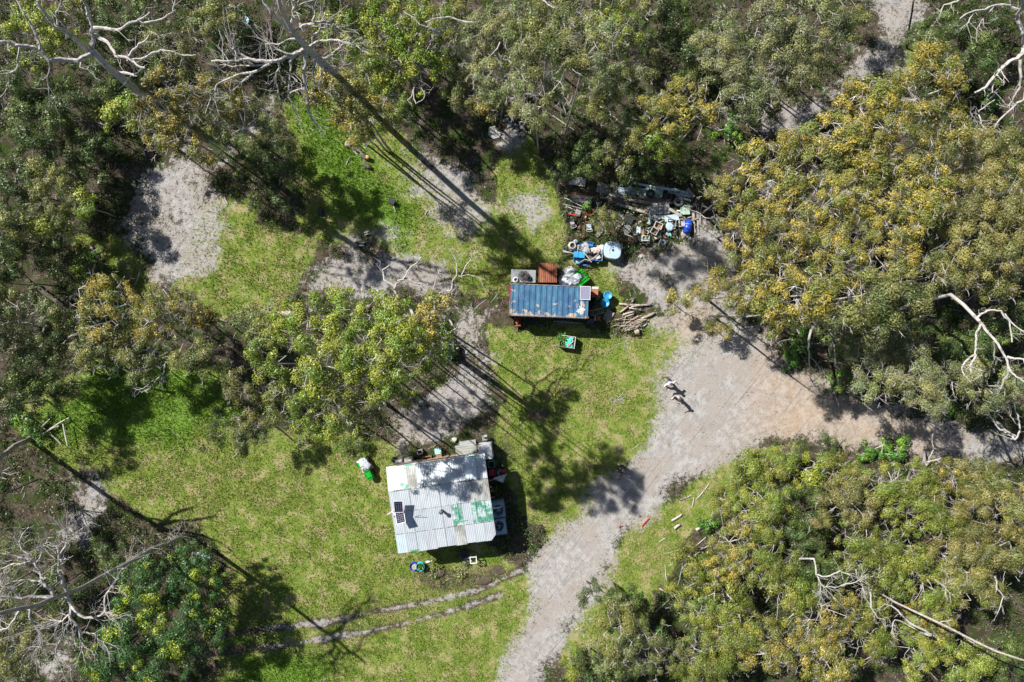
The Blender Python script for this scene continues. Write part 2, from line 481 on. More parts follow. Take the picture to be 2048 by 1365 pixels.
def ground_material():
    m, t, b = nt('ground')
    co = objco(t)
    at = lambda s: N(t, 'ShaderNodeAttribute', attribute_name=s).outputs['Fac']
    fine = noise(t, 9, 6, 0.75, co)
    mid = noise(t, 1.7, 5, 0.65, co)
    big = noise(t, 0.35, 4, 0.6, co)
    grit = noise(t, 38, 3, 0.7, co)
    vor = N(t, 'ShaderNodeTexVoronoi', feature='DISTANCE_TO_EDGE')
    vor.inputs['Scale'].default_value = 0.42
    warp = N(t, 'ShaderNodeVectorMath', operation='ADD')
    nv = N(t, 'ShaderNodeTexNoise')
    nv.inputs['Scale'].default_value = 1.1
    nv.inputs['Detail'].default_value = 5
    t.links.new(co, nv.inputs['Vector'])
    t.links.new(co, warp.inputs[0])
    t.links.new(nv.outputs['Color'], warp.inputs[1])
    t.links.new(warp.outputs[0], vor.inputs['Vector'])
    # sand and dirt track
    sand = mixc(t, ramp(t, mid, .35, .65), (0.255, 0.243, 0.235), (0.365, 0.352, 0.342))
    sand = mixc(t, ramp(t, big, .45, .6), sand, (0.30, 0.272, 0.25))
    sand = mixc(t, at('orange'), sand, mixc(t, ramp(t, mid, .35, .65), (0.34, 0.235, 0.15), (0.42, 0.335, 0.255)))
    sand = mixc(t, math_(t, 'MULTIPLY', ramp(t, fine, .52, .66), 0.75), sand, (0.15, 0.132, 0.118))
    sand = mixc(t, math_(t, 'MULTIPLY', ramp(t, grit, .62, .72), 0.5), sand, (0.13, 0.10, 0.085))
    crack = N(t, 'ShaderNodeMapRange')
    crack.inputs['From Min'].default_value = 0.0
    crack.inputs['From Max'].default_value = 0.025
    crack.inputs['To Min'].default_value = 0.22
    crack.inputs['To Max'].default_value = 0.0
    t.links.new(vor.outputs['Distance'], crack.inputs['Value'])
    sand = mixc(t, math_(t, 'MULTIPLY', crack.outputs[0], ramp(t, noise(t, .8, 3, .6, co), .5, .62)), sand, (0.47, 0.45, 0.435))
    # faint tyre lines, running up the track
    mp = N(t, 'ShaderNodeMapping', vector_type='TEXTURE')
    mp.inputs['Rotation'].default_value = (0, 0, R(52))
    mp.inputs['Scale'].default_value = (16, .4, 1)
    t.links.new(co, mp.inputs['Vector'])
    tyre = noise(t, 2.2, 3, .5, mp.outputs[0])
    sand = mixc(t, math_(t, 'MULTIPLY', ramp(t, tyre, .57, .68), .45), sand, (0.16, 0.15, 0.145))
    rill = noise(t, 1.5, 6, .75, mp.outputs[0])
    sand = mixc(t, math_(t, 'MULTIPLY', ramp(t, rill, .60, .66), .6), sand, (0.13, 0.115, 0.105))
    sand = mixc(t, math_(t, 'MULTIPLY', ramp(t, noise(t, .55, 7, .72, co), .54, .66), .38), sand, (0.20, 0.18, 0.15))
    sand = mixc(t, math_(t, 'MULTIPLY', ramp(t, noise(t, .9, 7, .75, co), .60, .66), .5), sand, (0.10, 0.12, 0.04))
    # lawn under the blades
    grass = mixc(t, ramp(t, mid, .38, .62), (0.10, 0.16, 0.024), (0.185, 0.215, 0.05))
    grass = mixc(t, ramp(t, noise(t, .9, 6, .7, co), .49, .60), grass, (0.27, 0.245, 0.115))
    grass = mixc(t, ramp(t, fine, .55, .7), grass, (0.07, 0.105, 0.02))
    grass = mixc(t, at('lush'), grass, mixc(t, ramp(t, fine, .4, .6), (0.06, 0.16, 0.016), (0.16, 0.27, 0.035)))
    # leaf litter under the trees
    lit = mixc(t, ramp(t, mid, .4, .6), (0.042, 0.033, 0.024), (0.085, 0.068, 0.052))
    lit = mixc(t, ramp(t, noise(t, 14, 4, .7, co), .56, .68), lit, (0.17, 0.14, 0.115))
    lit = mixc(t, ramp(t, noise(t, .7, 6, .7, co), .47, .57), lit, (0.032, 0.05, 0.012))
    # how they meet
    edge = math_(t, 'ADD', math_(t, 'MULTIPLY', math_(t, 'SUBTRACT', fine, .5), 1.5), math_(t, 'MULTIPLY', math_(t, 'SUBTRACT', noise(t, 2.6, 5, .7, co), .5), 1.5))
    gm = ramp(t, math_(t, 'ADD', at('grassy'), edge), .38, .62)
    sm = ramp(t, math_(t, 'ADD', at('sandy'), edge), .38, .62)
    c = mixc(t, gm, lit, grass)
    c = mixc(t, sm, c, sand)
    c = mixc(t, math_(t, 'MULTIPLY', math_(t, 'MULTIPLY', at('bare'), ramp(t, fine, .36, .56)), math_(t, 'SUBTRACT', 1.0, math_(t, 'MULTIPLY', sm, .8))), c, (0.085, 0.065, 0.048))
    t.links.new(c, b.inputs['Base Color'])
    b.inputs['Roughness'].default_value = 1.0
    b.inputs['Specular IOR Level'].default_value = 0.1
    bp = N(t, 'ShaderNodeBump')
    bp.inputs['Strength'].default_value = 0.7
    bp.inputs['Distance'].default_value = 0.05
    t.links.new(math_(t, 'ADD', fine, math_(t, 'MULTIPLY', grit, .6)), bp.inputs['Height'])
    t.links.new(bp.outputs[0], b.inputs['Normal'])
    return m
GROUND = ground_material()

idx = np.arange(nx * ny).reshape(ny, nx)
quads = np.stack([idx[:-1, :-1], idx[:-1, 1:], idx[1:, 1:], idx[1:, :-1]], -1).reshape(-1, 4)
cq = lambda A: ((A[:-1, :-1] + A[:-1, 1:] + A[1:, 1:] + A[1:, :-1]) / 4).ravel()
cs, cg, cnear = cq(SAND), cq(GRAS), cq(near.astype(float)) > .9
cpx, cpy = 1024 + cq(WX) * F / H, 682.5 - cq(WY) * F / H
on_track = (sdist(cpx, cpy, TRACK) > -14) & (cs > .5) & cnear
on_sand = (cs > .4) & ~on_track & cnear
on_grass = (cg > .5) & ~(on_track | on_sand) & cnear
rest = ~(on_track | on_sand | on_grass)
def ground_piece(name, sel):
    q = quads[sel]
    used, inv = np.unique(q, return_inverse=True)
    me = bpy.data.meshes.new(name)
    co = np.stack([WX.ravel()[used], WY.ravel()[used], Z.ravel()[used]], -1)
    me.vertices.add(len(used))
    me.vertices.foreach_set('co', co.ravel())
    me.loops.add(q.size)
    me.loops.foreach_set('vertex_index', inv.ravel().astype(np.int32))
    me.polygons.add(len(q))
    me.polygons.foreach_set('loop_start', np.arange(0, q.size, 4, dtype=np.int32))
    me.polygons.foreach_set('use_smooth', np.ones(len(q), bool))
    for nm, A in (('sandy', SAND), ('orange', ORNG), ('grassy', GRAS), ('lush', LUSHM), ('bare', BAREM)):
        a = me.attributes.new(nm, 'FLOAT', 'POINT')
        a.data.foreach_set('value', A.ravel()[used].astype(np.float32))
    me.update()
    me.validate()
    return link(name, me, GROUND, kind='structure')
for nm, sel, lab in (('ground', rest, 'forest floor of leaf litter and scrub around the clearing'), ('dirt_track', on_track, 'pale grey dirt track curving past the tin hut'),
                     ('sand_clearing', on_sand, 'patches of bare grey sand in the clearing'), ('lawn', on_grass, 'rough green and straw lawn of the clearing')):
    o = ground_piece(nm, sel)
    o['label'] = lab

def zat(x, y):
    s = masks(np.array([x]), np.array([y]))[0]
    return float(relief(np.array([x]), np.array([y]), s)[0])

# ------------------------------------------------------------------ leaves: numpy builder
def diamonds(name, c, n, L, W, col, mat=LEAF, rg=rng):
    """leaf-sized diamond faces at c with normals n"""
    k = len(c)
    r = rg.normal(size=(k, 3))
    t = r - (r * n).sum(1, keepdims=True) * n
    t /= np.linalg.norm(t, axis=1, keepdims=True) + 1e-9
    b = np.cross(n, t)
    L, W = np.reshape(L, (-1, 1)), np.reshape(W, (-1, 1))
    V = np.stack([c - t * L / 2, c + b * W / 2 + n * L * .06, c + t * L / 2, c - b * W / 2 + n * L * .06], 1).reshape(-1, 3)
    me = bpy.data.meshes.new(name)
    me.vertices.add(4 * k)
    me.vertices.foreach_set('co', V.astype(np.float32).ravel())
    me.loops.add(4 * k)
    me.loops.foreach_set('vertex_index', np.arange(4 * k, dtype=np.int32))
    me.polygons.add(k)
    me.polygons.foreach_set('loop_start', np.arange(0, 4 * k, 4, dtype=np.int32))
    a = me.attributes.new('leaf_col', 'FLOAT_COLOR', 'FACE')
    a.data.foreach_set('color', np.concatenate([col, np.ones((k, 1))], 1).astype(np.float32).ravel())
    me.update()
    me.materials.append(mat)
    return me
def unit(v):
    return v / (np.linalg.norm(v, axis=-1, keepdims=True) + 1e-9)

# ------------------------------------------------------------------ grass blades
def grass_mesh(count):
    x = rng.uniform(-43, 43, count * 3)
    y = rng.uniform(-29, 29, count * 3)
    s, o_, g, l, bq = masks(x, y)
    patch = fbm(x, y, 1.3)
    w = np.clip(g - 1.1 * s, 0, 1) * (0.35 + 0.65 * sstep(patch, .33, .55)) + 0.25 * l * (1 - s) + 0.10 * (1 - s) * (1 - g) * sstep(patch, .45, .6) + 0.02 * s
    keep = rng.random(len(x)) < w
    x, y, s, g, l, patch = [q[keep][:count] for q in (x, y, s, g, l, patch)]
    k = len(x)
    z = relief(x, y, s)
    h = rng.uniform(.05, .19, k) * (1 + 0.8 * l)
    wd = rng.uniform(.018, .04, k)
    a = rng.uniform(0, 2 * np.pi, k)
    ln = rng.uniform(.2, 1.1, k) * h
    la = rng.uniform(0, 2 * np.pi, k)
    V = np.empty((k, 3, 3))
    V[:, 0] = np.stack([x - np.cos(a) * wd, y - np.sin(a) * wd, z - .01], -1)
    V[:, 1] = np.stack([x + np.cos(a) * wd, y + np.sin(a) * wd, z - .01], -1)
    V[:, 2] = np.stack([x + np.cos(la) * ln, y + np.sin(la) * ln, z + h], -1)
    dry = np.clip(sstep(.6 * fbm(x + 3, y - 8, 1.1) + .4 * fbm(x, y + 60, 4), .475, .59) * (1 - l) * .9 + rng.normal(0, .25, k), 0, 1)[:, None]
    green = np.array([.155, .235, .03]) * rng.uniform(.7, 1.25, (k, 1))
    straw = np.array([.31, .285, .12]) * rng.uniform(.8, 1.15, (k, 1))
    deep = np.array([.125, .25, .026]) * rng.uniform(.75, 1.3, (k, 1))
    c = green * (1 - dry) + straw * dry
    c = c * (1 - l[:, None] * .8) + deep * l[:, None] * .8
    me = bpy.data.meshes.new('grass')
    me.vertices.add(3 * k)
    me.vertices.foreach_set('co', V.astype(np.float32).ravel())
    me.loops.add(3 * k)
    me.loops.foreach_set('vertex_index', np.arange(3 * k, dtype=np.int32))
    me.polygons.add(k)
    me.polygons.foreach_set('loop_start', np.arange(0, 3 * k, 3, dtype=np.int32))
    a_ = me.attributes.new('leaf_col', 'FLOAT_COLOR', 'FACE')
    a_.data.foreach_set('color', np.concatenate([c, np.ones((k, 1))], 1).astype(np.float32).ravel())
    me.update()
    me.materials.append(LEAF)
    return me
g_ = link('grass', grass_mesh(380000), kind='stuff')
tag(g_, 'short green and straw coloured grass growing over the clearing', 'grass')

# ------------------------------------------------------------------ scrub and litter under the trees
def scrub():
    n = 26000
    x = rng.uniform(-46, 46, n * 3)
    y = rng.uniform(-32, 32, n * 3)
    s, o_, g, l, bq = masks(x, y)
    w = (1 - sstep(s, .1, .5)) * (1 - sstep(g, .15, .6)) * (1 - .92 * bq) * (0.15 + 0.85 * sstep(fbm(x, y, 2.6), .4, .56))
    keep = rng.random(len(x)) < w
    x, y = x[keep][:n], y[keep][:n]
    k = len(x)
    rad = rng.uniform(.15, .5, k)
    kind = fbm(x + 77, y, 4.0)
    per = 20
    cc = np.repeat(np.stack([x, y, rad * .6], -1), per, 0)
    d = unit(rng.normal(size=(k * per, 3)))
    d[:, 2] = np.abs(d[:, 2])
    c = cc + d * np.repeat(rad, per)[:, None] * rng.uniform(.5, 1, (k * per, 1)) * np.array([1, 1, 1.1])
    nrm = unit(d + rng.normal(0, .6, (k * per, 3)) + np.array([0, 0, .4]))
    pal = np.array([[.038, .06, .016], [.055, .078, .024], [.085, .075, .038], [.03, .065, .013], [.075, .12, .024]])
    pick = np.clip((kind * 5 + rng.normal(0, .9, k)).astype(int), 0, 4)
    col = np.repeat(pal[pick] * rng.uniform(.75, 1.25, (k, 1)), per, 0) * rng.uniform(.75, 1.3, (k * per, 1))
    return diamonds('undergrowth', c, nrm, rng.uniform(.09, .2, k * per), rng.uniform(.04, .075, k * per), col)
u_ = link('undergrowth', scrub(), kind='stuff')
tag(u_, 'low mixed scrub and bracken filling the forest floor', 'undergrowth')

def litter(n):
    x = rng.uniform(-44, 44, n * 4)
    y = rng.uniform(-30, 30, n * 4)
    s, o_, g, l, bq = masks(x, y)
    w = .85 * (1 - sstep(s, .1, .6)) * (1 - sstep(g, .2, .8)) + .03 + .10 * sstep(fbm(x, y, 1.7), .55, .7)
    keep = rng.random(len(x)) < w
    x, y = x[keep][:n], y[keep][:n]
    mb = MB()
    for i in range(len(x)):
        L, a, r = rnd.uniform(.15, .9), rnd.uniform(0, 6.28), rnd.uniform(.006, .018)
        dx, dy = math.cos(a) * L / 2, math.sin(a) * L / 2
        z0 = 0.03 + rnd.uniform(0, .05)
        mb.tube([(x[i] - dx, y[i] - dy, z0), (x[i] + rnd.uniform(-.06, .06), y[i] + rnd.uniform(-.06, .06), z0 + .03), (x[i] + dx, y[i] + dy, z0 + rnd.uniform(0, .06))], [r, r * .9, r * .5], 3, False)
    return mb
l_ = litter(2600).build('stick_litter', twig_pale, kind='stuff')
tag(l_, 'pale fallen twigs and bark strips scattered over the ground', 'litter')
# ------------------------------------------------------------------ trees: a trunk, a frame of branches and a crown of leaf clumps
KIND = {  # leaf colours, tip colour, share of clumps with tips, leaf length, width, clump radius, flatness, bare twigs, gap
    'gold':   ([(.15, .165, .035), (.20, .20, .05), (.24, .22, .06)], (.40, .33, .075), .5, .135, .058, (.36, .60), .75, 60, 1.05),
    'lime':   ([(.13, .19, .028), (.18, .24, .035), (.24, .275, .05)], (.36, .37, .06), .4, .145, .062, (.38, .64), .75, 22, 1.05),
    'olive':  ([(.11, .14, .04), (.15, .175, .055), (.21, .215, .085)], (.26, .25, .08), .25, .14, .056, (.40, .66), .75, 44, 1.0),
    'grey':   ([(.135, .155, .065), (.18, .20, .09), (.26, .265, .145)], (.32, .30, .13), .25, .135, .052, (.42, .7), .7, 60, 1.0),
    'brown':  ([(.16, .165, .05), (.215, .195, .065), (.27, .235, .095)], (.33, .27, .10), .35, .135, .052, (.42, .7), .7, 36, 1.1),
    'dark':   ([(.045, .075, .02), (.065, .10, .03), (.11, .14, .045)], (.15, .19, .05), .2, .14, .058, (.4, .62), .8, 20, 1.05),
    'moss':   ([(.125, .165, .028), (.175, .205, .038), (.225, .24, .06)], (.33, .31, .06), .28, .13, .054, (.42, .68), .7, 30, 1.15),
    'wattle': ([(.03, .085, .022), (.045, .115, .03), (.075, .15, .035)], (.32, .37, .03), .3, .145, .058, (.35, .55), .8, 8, 1.2),
    'fern':   ([(.05, .15, .02), (.08, .19, .03), (.12, .23, .04)], (.17, .28, .04), .3, .18, .075, (.22, .36), .9, 0, .9),
}
for _k, _v in list(KIND.items()):
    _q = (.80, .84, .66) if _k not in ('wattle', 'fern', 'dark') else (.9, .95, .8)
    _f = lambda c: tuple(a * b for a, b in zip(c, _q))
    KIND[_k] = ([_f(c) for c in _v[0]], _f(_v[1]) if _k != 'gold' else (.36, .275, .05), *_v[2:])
PROTO = {}
def proto(kind, Rr, var):
    key = (kind, Rr, var)
    if key in PROTO:
        return PROTO[key]
    rg = np.random.default_rng(sum(ord(ch) for ch in kind) * 31 + int(Rr * 100) + var * 977)
    rr = random.Random(int(Rr * 1000) + var * 31 + len(kind))
    pal, tip, tipshare, LL, WW, (ra, rb), flat, ntw, gap = KIND[kind]
    Hc = flat * Rr
    ph = rg.uniform(0, 6.28, 4)
    outline = lambda th: Rr * (1 + .17 * np.sin(2 * th + ph[0]) + .12 * np.sin(3 * th + ph[1]) + .09 * np.sin(5 * th + ph[2]))
    cl, tries = [], 0
    want = int(gap * 1.02 * (Rr / ((ra + rb) / 2)) ** 2) + 3
    while len(cl) < want and tries < 6000:
        tries += 1
        th, q = rg.uniform(0, 6.28), math.sqrt(rg.uniform(0, 1))
        d = outline(th) * q
        rc = rg.uniform(ra * .75, rb * 1.05) * (1.12 - .35 * q)
        x, y = d * math.cos(th), d * math.sin(th)
        z = Hc * (1 - q ** 1.9) * rg.uniform(.55, 1.0) + rg.uniform(-.5, .2) * flat
        if all((x - a[0]) ** 2 + (y - a[1]) ** 2 > (.80 * max(rc, a[3])) ** 2 for a in cl):
            cl.append((x, y, z, rc))
    C, NRM, COLS, LN, WD = [], [], [], [], []
    for x, y, z, rc in cl:
        k = int(1.45 * 2 * math.pi * rc * rc / (.5 * LL * WW * 1.15))
        d = unit(rg.normal(size=(k, 3)) + np.array([0, 0, .55]))
        shell = np.where(rg.random((k, 1)) < .12, rg.uniform(1.0, 1.45, (k, 1)), rg.uniform(.4, 1.1, (k, 1)) ** .6)
        ax_, st_ = rg.uniform(0, 3.14), rg.uniform(.7, 1.05)
        d0 = d.copy()
        ca, sa = math.cos(ax_), math.sin(ax_)
        q = d * shell * rc * np.array([1.1, 1.1, .78])
        u_, v_ = q[:, 0] * ca + q[:, 1] * sa, (-q[:, 0] * sa + q[:, 1] * ca) * st_
        u_ /= st_
        q = np.stack([u_ * ca - v_ * sa, u_ * sa + v_ * ca, q[:, 2]], -1)
        p = np.array([x, y, z]) + q
        n = unit(d * 1.15 + rg.normal(0, .42, (k, 3)) + np.array([0, 0, .2]))
        cv = rg.uniform(.82, 1.2) * np.array([1 + rg.uniform(-.12, .12), 1, 1 + rg.uniform(-.15, .3)])
        base = np.array(pal)[rg.integers(0, len(pal))] * .5 + np.array(pal)[rg.integers(0, len(pal), k)] * .5
        base = base * cv * rg.uniform(.68, 1.36, (k, 1))
        if rg.random() < tipshare:
            m = rg.random(k) < (.12 + .45 * (d[:, 2] > .1))
            base[m] = np.array(tip) * rg.uniform(.75, 1.2, (m.sum(), 1))
        C.append(p); NRM.append(n); COLS.append(base)
        LN.append(rg.uniform(.7, 1.3, k) * LL); WD.append(rg.uniform(.75, 1.25, k) * WW)
    crown = diamonds('crown', np.concatenate(C), np.concatenate(NRM), np.concatenate(LN), np.concatenate(WD), np.concatenate(COLS), rg=rg)
    mb = MB()
    root = Vector((0, 0, -Hc * .9))
    nl = max(4, int(Rr * 3))
    limbs = []
    for i in range(nl):
        a = 6.283 * (i + rr.uniform(-.3, .3)) / nl
        L = Rr * rr.uniform(.4, .68)
        e = Vector((math.cos(a) * L, math.sin(a) * L, rr.uniform(-.05, .35) * Hc))
        m = root.lerp(e, .5) + Vector((rr.uniform(-.2, .2), rr.uniform(-.2, .2), rr.uniform(-.1, .2)))
        r0 = .022 + .011 * Rr
        mb.tube([root, m, e], [r0, r0 * .7, r0 * .4], 5, False)
        limbs += [m, e]
    for x, y, z, rc in cl:
        c = Vector((x, y, z - rc * .3))
        b = min(limbs, key=lambda q: (q - c).length)
        m = b.lerp(c, .5) + Vector((rr.uniform(-.15, .15), rr.uniform(-.15, .15), rr.uniform(-.1, .1)))
        mb.tube([b, m, c], [.02, .014, .007], 3, False)
    for _ in range(int(1.5 * ntw * (Rr / 2) ** 2)):
        c = cl[rr.randrange(len(cl))]
        a = rr.uniform(0, 6.28)
        p = Vector((c[0] + rr.uniform(-.6, .6), c[1] + rr.uniform(-.6, .6), c[2] + rr.uniform(-.25, .3)))
        d = Vector((math.cos(a), math.sin(a), rr.uniform(-.1, .6)))
        L = rr.uniform(.25, .75)
        e = p + d * L
        mb.tube([p, p.lerp(e, .5) + Vector((rr.uniform(-.08, .08), rr.uniform(-.08, .08), 0)), e], [.011, .009, .004], 3, False)
        for _k in range(2):
            f = p.lerp(e, rr.uniform(.3, .8))
            mb.tube([f, f + Vector((d.x + rr.uniform(-1, 1), d.y + rr.uniform(-1, 1), rr.uniform(-.1, .4))).normalized() * L * .5], [.009, .004], 3, False)
    frame = mb.mesh('branch_frame')
    frame.materials.append(bark_dark if kind in ('wattle', 'dark') else twig_pale)
    PROTO[key] = (crown, frame, Hc)
    return PROTO[key]

NAMES = {'gold': ('tea_tree', 'golden-tipped tea tree'), 'lime': ('gum_tree', 'bright yellow-green gum'), 'olive': ('gum_tree', 'olive gum'), 'grey': ('gum_tree', 'grey-green gum'),
         'brown': ('tea_tree', 'brownish olive tea tree'), 'dark': ('shrub', 'dark green shrub'), 'moss': ('tea_tree', 'mossy green tea tree'), 'wattle': ('wattle_tree', 'dark wattle with yellow tips'), 'fern': ('fern', 'vivid green fern')}
GROUPS = {'gold': 'golden tea trees', 'lime': 'yellow-green gums', 'olive': 'olive gums', 'grey': 'grey-green gums', 'brown': 'brownish tea trees', 'dark': 'dark shrubs', 'moss': 'mossy tea trees', 'wattle': 'wattle trees', 'fern': 'vivid ferns'}
CATS = {'tea_tree': 'tree', 'gum_tree': 'tree', 'wattle_tree': 'tree', 'shrub': 'shrub', 'fern': 'fern'}
n_tree = 0
def tree(kind, cx, cy, rpx, zt, place):
    global n_tree
    n_tree += 1
    name, what = NAMES[kind]
    r = rpx * (H - zt) / F
    sizes = (.6, 1.0) if kind == 'fern' else (1.2, 1.8, 2.5, 3.2)
    Rr = min(sizes, key=lambda q: abs(math.log(q / r)))
    crown, frame, Hc = proto(kind, Rr, (n_tree % 2) if kind in ('gold', 'moss', 'olive', 'lime', 'grey') else 0)
    s = r / Rr
    if kind == 'fern':
        zt = min(zt, 1.2 + .3 * r)
    c = P(cx, cy, zt - .35 * Hc * s)
    base = thing(name, what + ' ' + place, CATS[name], (c.x, c.y, 0), 0, GROUPS[kind])
    zc = max(zt - Hc * s, .25 * r)
    rz = rnd.uniform(0, 6.28)
    sx = s * rnd.uniform(.92, 1.1)
    Mx = Matrix.Translation((0, 0, zc)) @ Matrix.Rotation(rz, 4, 'Z') @ Matrix.Diagonal((sx, s * s / sx, s, 1))
    link('crown', crown, parent=base, M=Mx)
    link('branch_frame', frame, parent=base, M=Mx, kind='stuff')
    top = zc - Hc * .9 * s + .02
    if top > .4:
        rt = .035 + .004 * min(zt, 11) - .004 * max(0, zt - 11)
        bx, by = rnd.uniform(-.05, .05) * zt, rnd.uniform(-.05, .05) * zt
        MB().tube([(bx, by, -.1), (bx * .6 + rnd.uniform(-.1, .1), by * .6, top * .4), (bx * .2, by * .2 + rnd.uniform(-.1, .1), top * .75), (0, 0, top)], [rt * 1.25, rt, rt * .8, rt * .6], 7).build('trunk', bark_dark if kind in ('wattle', 'dark') else bark_grey, base, True)
    return base

